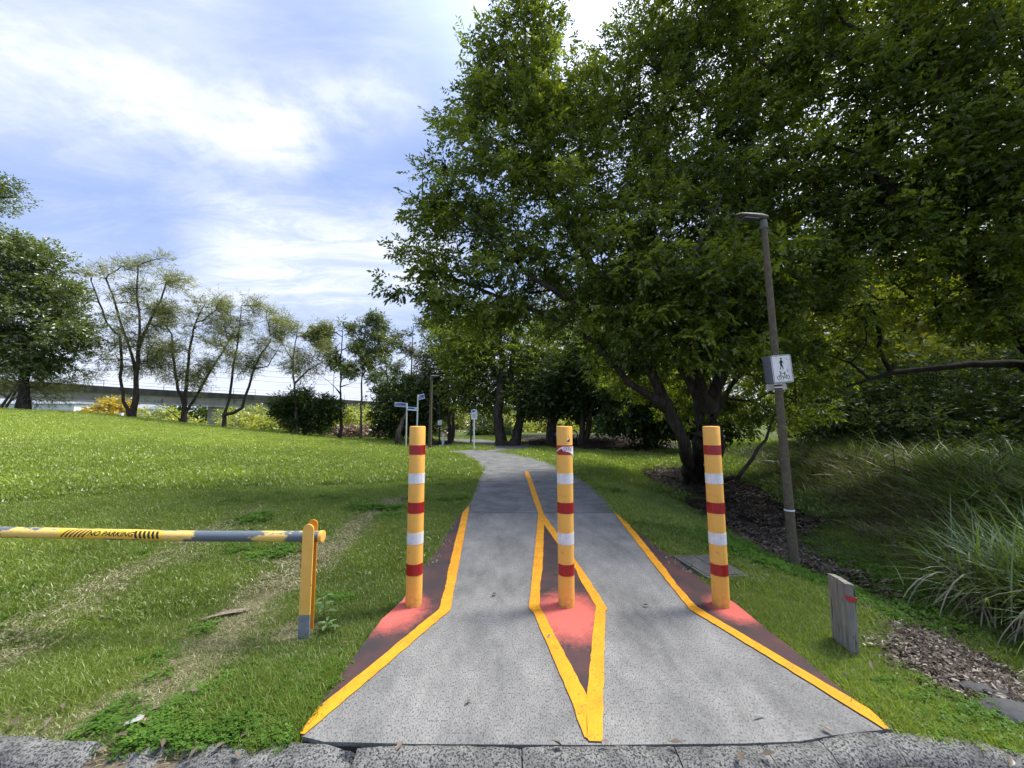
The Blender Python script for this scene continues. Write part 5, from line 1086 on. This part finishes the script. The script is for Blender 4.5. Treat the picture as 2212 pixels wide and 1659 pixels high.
def source(key, V, F, m):
    me = mesh_np(key, V, F); me.materials.append(m); o = bpy.data.objects.new(key, me); return o
def scatter(name, label, srcs, P, scale, tint, which, rot_tilt=.0, seed=0):
    """points with rotation/scale/tint attributes, tufts instanced on them by geometry nodes"""
    n = len(P); r = np.random.default_rng(seed)
    me = bpy.data.meshes.new(name); me.vertices.add(n); me.vertices.foreach_set('co', np.ascontiguousarray(P, np.float32).ravel())
    def at(nm, ty, arr, key='value'):
        a_ = me.attributes.new(nm, ty, 'POINT'); a_.data.foreach_set(key, np.ascontiguousarray(arr).ravel())
    rot = np.zeros((n, 3), np.float32); rot[:, 2] = r.uniform(0, 6.283, n); rot[:, :2] = r.normal(0, rot_tilt, (n, 2)) if rot_tilt else 0
    at('rot', 'FLOAT_VECTOR', rot, 'vector'); at('scl', 'FLOAT_VECTOR', np.asarray(scale, np.float32), 'vector'); at('tint', 'FLOAT', np.asarray(tint, np.float32)); at('which', 'INT', np.asarray(which, np.int32))
    o = bpy.data.objects.new(name, me); COL.objects.link(o); tag(o, label, kind='stuff')
    c = bpy.data.collections.new(name + '_sources')
    for i, s_ in enumerate(srcs): s_.name = '%s_%02d' % (name, i); c.objects.link(s_)
    g = bpy.data.node_groups.new(name, 'GeometryNodeTree'); g.interface.new_socket('Geometry', in_out='INPUT', socket_type='NodeSocketGeometry'); g.interface.new_socket('Geometry', in_out='OUTPUT', socket_type='NodeSocketGeometry')
    gn = g.nodes; gl = g.links; gi = gn.new('NodeGroupInput'); go = gn.new('NodeGroupOutput'); ip = gn.new('GeometryNodeInstanceOnPoints'); ci = gn.new('GeometryNodeCollectionInfo')
    ci.inputs['Collection'].default_value = c; ci.inputs['Separate Children'].default_value = True; ci.inputs['Reset Children'].default_value = True
    def na(nm, ty): q_ = gn.new('GeometryNodeInputNamedAttribute'); q_.data_type = ty; q_.inputs['Name'].default_value = nm; return q_.outputs['Attribute']
    gl.new(gi.outputs[0], ip.inputs['Points']); gl.new(ci.outputs[0], ip.inputs['Instance']); ip.inputs['Pick Instance'].default_value = True
    gl.new(na('which', 'INT'), ip.inputs['Instance Index']); gl.new(na('rot', 'FLOAT_VECTOR'), ip.inputs['Rotation']); gl.new(na('scl', 'FLOAT_VECTOR'), ip.inputs['Scale']); gl.new(ip.outputs[0], go.inputs[0])
    md = o.modifiers.new('scatter', 'NODES'); md.node_group = g; return o
def imat(name, ca, cb, trans=.35, gloss=.04, transcol=(1.7, 1.6, .7)):
    m, t, o = node_mat(name); n = t.nodes; l = t.links
    at = n.new('ShaderNodeAttribute'); at.attribute_name = 'tint'; at.attribute_type = 'INSTANCER'
    mx = n.new('ShaderNodeMix'); mx.data_type = 'RGBA'; l.new(at.outputs['Fac'], mx.inputs[0]); mx.inputs[6].default_value = (*ca, 1); mx.inputs[7].default_value = (*cb, 1); c = mx.outputs[2]
    df = n.new('ShaderNodeBsdfDiffuse'); l.new(c, df.inputs[0]); tr = n.new('ShaderNodeBsdfTranslucent')
    tm = n.new('ShaderNodeMix'); tm.data_type = 'RGBA'; tm.blend_type = 'MULTIPLY'; tm.inputs[0].default_value = 1; l.new(c, tm.inputs[6]); tm.inputs[7].default_value = (*transcol, 1); l.new(tm.outputs[2], tr.inputs[0])
    ms = n.new('ShaderNodeMixShader'); ms.inputs[0].default_value = trans; l.new(df.outputs[0], ms.inputs[1]); l.new(tr.outputs[0], ms.inputs[2])
    gl = n.new('ShaderNodeBsdfGlossy'); gl.inputs['Roughness'].default_value = .4; m2 = n.new('ShaderNodeMixShader'); m2.inputs[0].default_value = gloss; l.new(ms.outputs[0], m2.inputs[1]); l.new(gl.outputs[0], m2.inputs[2]); l.new(m2.outputs[0], o.inputs[0]); return m
MG = imat('lawn_blade', (.092, .142, .028), (.32, .39, .078), trans=.42, transcol=(1.5, 1.6, .7))
MGd = imat('straw_blade', (.16, .165, .07), (.38, .35, .21), trans=.2, transcol=(1.2, 1.1, .9))
MCl = imat('clover_leaf', (.045, .11, .016), (.12, .22, .035), gloss=.008)
MLi = imat('fallen_leaf', (.028, .021, .016), (.15, .115, .088), trans=.05, transcol=(1, 1, 1))
MLo = imat('long_grass_blade', (.042, .078, .015), (.21, .30, .055))
MDb = imat('dead_brush_blade', (.085, .065, .04), (.27, .20, .12), trans=.15, transcol=(1.2, 1.1, .9))
BANK = [(p.x, p.y) for p in (T(1585, 985), T(1640, 1040), T(1730, 1085), T(1800, 1115), T(1850, 1130), T(1930, 1190), T(2020, 1260), T(2212, 1330))] + [(16, 3.6), (22, 16), (5.5, 17)]
FRONT = (G(640, 1600).x - .03, G(1930, 1577).x + .03)
def front(x, y): return ~((x > FRONT[0]) & (x < FRONT[1]) & (y < 2.12))
def sample(r, n, r0, r1, az0=-64, az1=64, pw=-1.0):
    """points over the lawn, thinning with distance"""
    u = r.random(n); rr = r0 * (r1 / r0) ** u if pw == -1 else (r0 + (r1 - r0) * u ** pw)
    az = R(az0) + R(az1 - az0) * r.random(n); return rr * np.sin(az), rr * np.cos(az), rr
r = np.random.default_rng(11)
gk = [source('t', *blade_set(r, 30, .055, .016, .052, .0036, .9, .5), MG) for _ in range(4)] + [source('t', *blade_set(r, 60, .15, .022, .062, .0075, .9, .5), MG) for _ in range(4)] + [source('t', *blade_set(r, 90, .42, .03, .085, .020, .9, .5), MG) for _ in range(3)]
x, y, rr = sample(r, 250000, 1.85, 34)
y = np.where(rr < 3.2, y, y); keep = (y > kback(x) - .02) & front(x, y)
dp_ = dpath(x, y); Mx, Wx = cover(x, y)
s_edge = x - np.interp(y, PR[:14, 1], PR[:14, 0])
dens = (1 - Mx) * (1 - .80 * Wx) * np.where(rr > 14, np.clip(14 / rr, .3, 1), 1)
dens = dens * (1 - .85 * sstep(-.1, -.6, dpoly(x, y, BANK)))
keep &= (dp_ > .012 + .02 * r.random(len(x)) + .05 * (rr > 4.2) + .20 * (rr > 10)) & (r.random(len(x)) < dens) & ~inpoly(x, y, c)
x, y, rr, Mx, Wx = x[keep], y[keep], rr[keep], Mx[keep], Wx[keep]
z = zt(x, y) - .028
big = fbm(x, y, .45, 31); small = fbm(x, y, 2.6, 32)
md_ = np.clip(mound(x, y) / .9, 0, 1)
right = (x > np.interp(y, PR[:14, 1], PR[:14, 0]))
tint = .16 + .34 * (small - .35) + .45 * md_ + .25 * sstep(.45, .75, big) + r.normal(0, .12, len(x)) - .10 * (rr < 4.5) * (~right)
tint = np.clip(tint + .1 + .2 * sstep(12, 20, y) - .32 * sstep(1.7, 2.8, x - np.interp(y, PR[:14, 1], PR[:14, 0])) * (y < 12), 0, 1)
sz = (.75 + .7 * big) * r.uniform(.75, 1.2, len(x)) * (1 - .45 * Wx) * (1 - .2 * md_)
# lush untrodden corner by the kerb, left of the yellow line
lush = sstep(.75, .35, np.hypot((x + 1.15) / 1.1, (y - 2.25) / .55)); sz = sz * (1 + .8 * lush); tint = np.clip(tint + .12 * lush, 0, 1)
fringe = sstep(.12, .0, dpath(x, y)); sz = sz * (1 + .35 * fringe * (fbm(x, y, 3, 9) > .5))
wh = np.where(rr < 4.2, r.integers(0, 4, len(x)), np.where(rr < 10, r.integers(4, 8, len(x)), r.integers(8, 11, len(x))))
scatter('grass', 'short green lawn grass over the mound and verges', gk, np.stack([x, y, z], 1), np.stack([np.minimum(sz, 1.4), np.minimum(sz, 1.4), sz], 1), tint, wh, .12, 1)
# straw and dead thatch in the worn strips and sprinkled through the lawn
dk = [source('t', *blade_set(r, 22, .06, .006, .022, .0032, 3.0, .6), MGd) for _ in range(3)] + [source('t', *blade_set(r, 40, .16, .008, .028, .007, 3.0, .6), MGd) for _ in range(3)] + [source('t', *blade_set(r, 50, .4, .01, .04, .016, 3.0, .6), MGd) for _ in range(2)]
x, y, rr = sample(r, 150000, 1.85, 22); Mx, Wx = cover(x, y); keep = (y > kback(x) - .02) & front(x, y) & (dpath(x, y) > .02) & (r.random(len(x)) < .12 + .88 * Wx) & (r.random(len(x)) < 1 - .8 * Mx)
x, y, rr, Wx = x[keep], y[keep], rr[keep], Wx[keep]
scatter('dry_grass', 'dead straw and thatch in the worn tracks', dk, np.stack([x, y, zt(x, y) - .022], 1), np.repeat((.6 + .7 * r.random(len(x)))[:, None], 3, 1), np.clip(r.normal(.45, .25, len(x)), 0, 1), np.where(rr < 4.2, r.integers(0, 3, len(x)), np.where(rr < 10, r.integers(3, 6, len(x)), r.integers(6, 8, len(x)))), .1, 2)
# clover and small leafed ground cover
ck = [source('t', *disc_set(r, 12, .06, .035, .015), MCl) for _ in range(3)] + [source('t', *disc_set(r, 22, .16, .05, .03), MCl) for _ in range(3)]
x, y, rr = sample(r, 60000, 1.85, 11); Mx, Wx = cover(x, y); pat = fbm(x, y, 1.3, 44); nearc = sstep(1.0, .4, np.hypot((x + 1.05) / 1.0, (y - 2.15) / .5)) + sstep(.9, .3, np.hypot(x - 3.6, y - 5.0) / 1.8)
keep = (y > kback(x) - .01) & front(x, y) & (dpath(x, y) > .015) & (r.random(len(x)) < np.clip(.35 * sstep(.62, .74, pat) + .8 * nearc, 0, 1) * (1 - Mx * .8)) & ((x < 0) | (x - np.interp(y, PR[:14, 1], PR[:14, 0]) > .0))
x, y, rr = x[keep], y[keep], rr[keep]
scatter('clover', 'clover and small leafed ground cover in the grass', ck, np.stack([x, y, zt(x, y) - .015], 1), np.repeat((.7 + .5 * r.random(len(x)))[:, None], 3, 1), np.clip(r.normal(.4, .2, len(x)), 0, 1), np.where(rr < 5, r.integers(0, 3, len(x)), r.integers(3, 6, len(x))), .15, 3)
# fallen leaves
lk = [source('t', *litter_set(r, 24, .09, .034), MLi) for _ in range(4)] + [source('t', *litter_set(r, 60, .26, .052), MLi) for _ in range(3)] + [source('t', *litter_set(r, 1, .001, .04), MLi) for _ in range(2)]
x, y, rr = sample(r, 60000, 1.85, 26, -60, 64); Mx, Wx = cover(x, y); keep = (dpath(x, y) > .05) & (r.random(len(x)) < Mx * .9)
x, y, rr = x[keep], y[keep], rr[keep]; nn_ = len(x); w_ = np.where(rr < 6, r.integers(0, 4, nn_), r.integers(4, 7, nn_))
x2, y2, r2 = sample(r, 520, 1.7, 9, -60, 60); k2 = (r.random(520) < np.where(dpath(x2, y2) < 0, .07, .5)) & (x2 > -9); x2, y2 = x2[k2], y2[k2]
gx_ = r.uniform(-3.4, 2.8, 200); gy_ = kback(gx_) - .17 - np.abs(r.normal(0, .05, 200)); x3, y3 = gx_, gy_
X_ = np.concatenate([x, x2, x3]); Y_ = np.concatenate([y, y2, y3]); Z_ = np.concatenate([zt(x, y) - .02, np.where(dpath(x2, y2) < 0, .003, zt(x2, y2) + .012), np.full(200, -.12)])
wh = np.concatenate([w_, r.integers(7, 9, len(x2) + 200)])
scatter('leaf_litter', 'brown fallen leaves on the mulch, the gutter and the grass', lk, np.stack([X_, Y_, Z_], 1), np.repeat((.7 + .6 * r.random(len(X_)))[:, None], 3, 1), np.concatenate([np.clip(r.beta(1.6, 3.5, nn_), 0, 1), np.clip(r.normal(.8, .2, len(x2) + 200), 0, 1)]), wh, .25, 4)
# long grass and dead brush on the gully bank
hk = [source('t', *blade_set(r, 22, .16, .25, .62, .016, 1.3, .8, 4), MLo) for _ in range(4)]
hd = [source('t', *blade_set(r, 26, .16, .2, .5, .010, 1.6, .9, 4), MDb) for _ in range(3)]
x = r.uniform(3, 20, 34000); y = r.uniform(2.5, 18, 34000); dB = dpoly(x, y, BANK) + (fbm(x, y, .9, 51) - .5) * 1.0; keep = (dB < 0) & (r.random(len(x)) < .8) & ((x / y) < 1.9)
x, y, dB = x[keep], y[keep], dB[keep]; dead = sstep(.50, .62, fbm(x, y, .35, 52) + .45 * sstep(1.4, .3, np.abs(x / y - .74) * 3)); isd = r.random(len(x)) < .12 + .45 * dead
hsc = (.75 + 1.1 * sstep(0, -2.2, dB)) * r.uniform(.6, 1.15, len(x))
for nm, lbl, kk_, sel, tm_ in (('long_grass', 'long green grass on the bank beyond the gully', hk, ~isd, .42), ('dead_grass', 'tangled dead grass and brush on the bank by the lamp post', hd, isd, .35)):
    xs, ys_ = x[sel], y[sel]; scatter(nm, lbl, kk_, np.stack([xs, ys_, zt(xs, ys_) - .05], 1), np.repeat(hsc[sel][:, None], 3, 1), np.clip(r.normal(tm_, .2, len(xs)) + .3 * (fbm(xs, ys_, .5, 53) - .5), 0, 1), r.integers(0, len(kk_), len(xs)), .2, 6)
# tufted clump on the right edge
def ribbons(specs, w, seg=7):
    V = []; F = []; Tn = []
    for (p, az_, L_, el, droop, tn) in specs:
        o = len(V); pos = Vector(p); d = Vector((math.cos(az_) * math.cos(el), math.sin(az_) * math.cos(el), math.sin(el))); side = Vector((-math.sin(az_), math.cos(az_), 0)); side = (side + Vector((0, 0, random.uniform(-.5, .5)))).normalized()
        for k in range(seg + 1):
            s = k / seg; ww = w * (math.sin(math.pi * min(1, .25 + .75 * s)) ** .6 if k < seg else 0) / 2
            V += [tuple(pos - side * ww), tuple(pos + side * ww)]; Tn += [tn, tn]; d = (d + Vector((0, 0, -droop / seg))).normalized(); pos = pos + d * (L_ / seg)
        for k in range(seg): F.append((o + 2 * k, o + 2 * k + 1, o + 2 * k + 3, o + 2 * k + 2))
    return np.array(V), np.array(F), np.array(Tn)
cb = T(2230, 1330); cb = Vector((5.5, 3.8, float(zt(5.5, 3.8)) - .05))
E = empty('grass_clump', cb, 'big arching clump of bright green grass with straw coloured skirt at the right edge', 'grass clump')
def leafm_(name, a, b_, **k): return leafmat(name, a, b_, **k)
M_cg = leafmat('clump_green', (.045, .085, .015), (.17, .27, .04), trans=.35); M_cs = leafmat('clump_straw', (.12, .11, .06), (.38, .31, .18), trans=.2, transcol=(1.2, 1.1, .8))
sp = [((random.gauss(0, .30), random.gauss(0, .35), random.uniform(0, .25)), random.uniform(0, 6.28), random.uniform(.6, 1.2), random.uniform(.6, 1.35), random.uniform(.5, 1.5), min(1, max(0, random.gauss(.55, .22)))) for _ in range(2300)]
V, F, Tn = ribbons(sp, .013); link('green_blades', mesh_np('green_blades', V, F, tint=Tn), M_cg, E)['kind'] = 'stuff'
sp = [((random.gauss(0, .32), random.gauss(0, .36), random.uniform(.15, .45)), random.uniform(0, 6.28), random.uniform(.7, 1.25), random.uniform(.1, .9), random.uniform(1.6, 3.4), min(1, max(0, random.gauss(.45, .3)))) for _ in range(1100)]
V, F, Tn = ribbons(sp, .013); link('dry_skirt', mesh_np('dry_skirt', V, F, tint=Tn), M_cs, E)['kind'] = 'stuff'
# weeds
def weed(p, h, nl, ll, label, lm, stemm, wr=.35, name='weed', tilt=.35, grp=None, leafname='leaf'):
    E = empty(name, p, label, 'weed', grp); q = MB(); top = Vector((random.uniform(-.05, .05) * h, 0, h)); q.tube([(0, 0, -.03), top * .5, top], [.012 * h + .001, .01 * h + .001, .002], 6); q.build('stem', stemm, E, smooth=True)
    for k in range(nl):
        s = .25 + .75 * k / nl; a = k * 2.4; d = Vector((math.cos(a), math.sin(a), tilt)).normalized(); L_ = ll * (1.1 - .5 * s); sd_ = Vector((-math.sin(a), math.cos(a), 0)) * L_ * wr / 2; b0 = top * s; up = Vector((0, 0, L_ * .06))
        mid1 = b0 + d * L_ * .35; mid2 = b0 + d * L_ * .7 - Vector((0, 0, L_ * .06)); tip = b0 + d * L_ - Vector((0, 0, L_ * .25))
        me = bpy.data.meshes.new('leaf'); me.from_pydata([b0, mid1 + sd_ + up, mid1, mid1 - sd_ + up, mid2 + sd_ * .8, mid2 - up, mid2 - sd_ * .8, tip], [], [(0, 1, 2), (0, 2, 3), (1, 4, 5, 2), (2, 5, 6, 3), (4, 7, 5), (5, 7, 6)])
        a_ = me.attributes.new('tint', 'FLOAT', 'POINT'); tv = random.uniform(.3, .8); a_.data.foreach_set('value', [tv] * 8); link(leafname, me, lm, E)
    return E
M_wl = leafmat('weed_leaf', (.06, .13, .03), (.16, .28, .07), trans=.4); M_ws = pmat('weed_stem', (.08, .12, .03), (.12, .16, .05), scale=20)
weed(T(700, 1335), .17, 9, .11, 'broad leafed green weed right of the gate post', M_wl, M_ws)
weed(T(706, 1362), .07, 7, .10, 'low spreading weed in front of the taller one by the gate post', M_wl, M_ws)
weed(T(1412, 1140), .22, 8, .14, 'small pale seedling on the leaf litter right of the path', M_wl, M_ws, wr=.2)
wp = T(1938, 1065); weed(wp, 1.0, 6, .34, 'tall dark withered weed with ragged leaves on the grass bank', leafmat('withered_leaf', (.02, .02, .012), (.07, .08, .025), trans=.2), pmat('dark_stem', (.02, .016, .012), (.04, .03, .02), scale=20), wr=.4, tilt=.1)
# bark strips and rocks
M_bs = pmat('shed_bark', (.12, .09, .07), (.26, .21, .17), scale=30, rough=.9)
def strip_piece(px, py, L_, w, az_, label, name='bark_strip', mt=None):
    p = T(px, py); q = MB(); n = 6; vs = []
    for k in range(n + 1): s = k / n - .5; ww = w * (1 - abs(s) * 1.2) * .5 + .002; cxx = math.cos(az_) * s * L_; cyy = math.sin(az_) * s * L_; z = .004 + .012 * math.cos(s * 3) ; vs += [(cxx - math.sin(az_) * ww, cyy + math.cos(az_) * ww, z), (cxx, cyy, z + .006), (cxx + math.sin(az_) * ww, cyy - math.cos(az_) * ww, z)]
    q.add(vs, [(3 * k + j, 3 * k + j + 1, 3 * k + j + 4, 3 * k + j + 3) for k in range(n) for j in (0, 1)]); o = q.build(name, mt or M_bs, None, loc=p); return tag(o, label, 'bark strip' if 'bark' in name else 'leaf')
strip_piece(480, 1330, .26, .035, .5, 'long curled brown bark strip lying in the worn track'); strip_piece(505, 1322, .22, .03, .35, 'second bark strip just right of the long curled one')
M_pl = pmat('dry_tan_leaf', (.28, .18, .11), (.42, .29, .19), scale=20, rough=.8); M_gl = pmat('grey_dead_leaf', (.22, .23, .22), (.34, .34, .32), scale=20, rough=.8)
strip_piece(574, 1452, .085, .05, 1.2, 'single large tan leaf standing in the lush grass left of the path', 'fallen_leaf', M_pl)
strip_piece(297, 1558, .10, .05, .6, 'pale silvery dead leaf in the grass near the kerb', 'fallen_leaf', M_gl); strip_piece(315, 1562, .08, .035, -.4, 'tan dead leaf touching the pale silvery one near the kerb', 'fallen_leaf', M_pl)
strip_piece(1640, 1552, .06, .006, .3, 'small pale twig leaf lying on the concrete right of the diamond', 'fallen_leaf', M_gl)
M_rk = pmat('dark_grey_rock', (.035, .037, .04), (.085, .088, .09), scale=6, rough=.9, bump=.8, bscale=30)
for px, py, sx, sy, sz_, lbl in ((2190, 1550, .16, .11, .07, 'rounded dark grey rock at the right edge by the kerb'), (2100, 1490, .11, .05, .04, 'long flat dark rock in the litter of the gully edge'), (2160, 1500, .07, .05, .035, 'small dark rock between the flat and the rounded one')):
    bm = bmesh.new(); bmesh.ops.create_icosphere(bm, subdivisions=3, radius=1)
    for v in bm.verts: v.co *= 1 + .22 * (float(fbm(v.co.x * 1.3 + px, v.co.y * 1.3 + v.co.z, 1, 3)) - .5); v.co.x *= sx; v.co.y *= sy; v.co.z *= sz_
    me = bpy.data.meshes.new('rock'); bm.to_mesh(me); bm.free(); me.polygons.foreach_set('use_smooth', [True] * len(me.polygons)); tag(link('rock', me, M_rk, None, T(px, py)), lbl, 'rock')
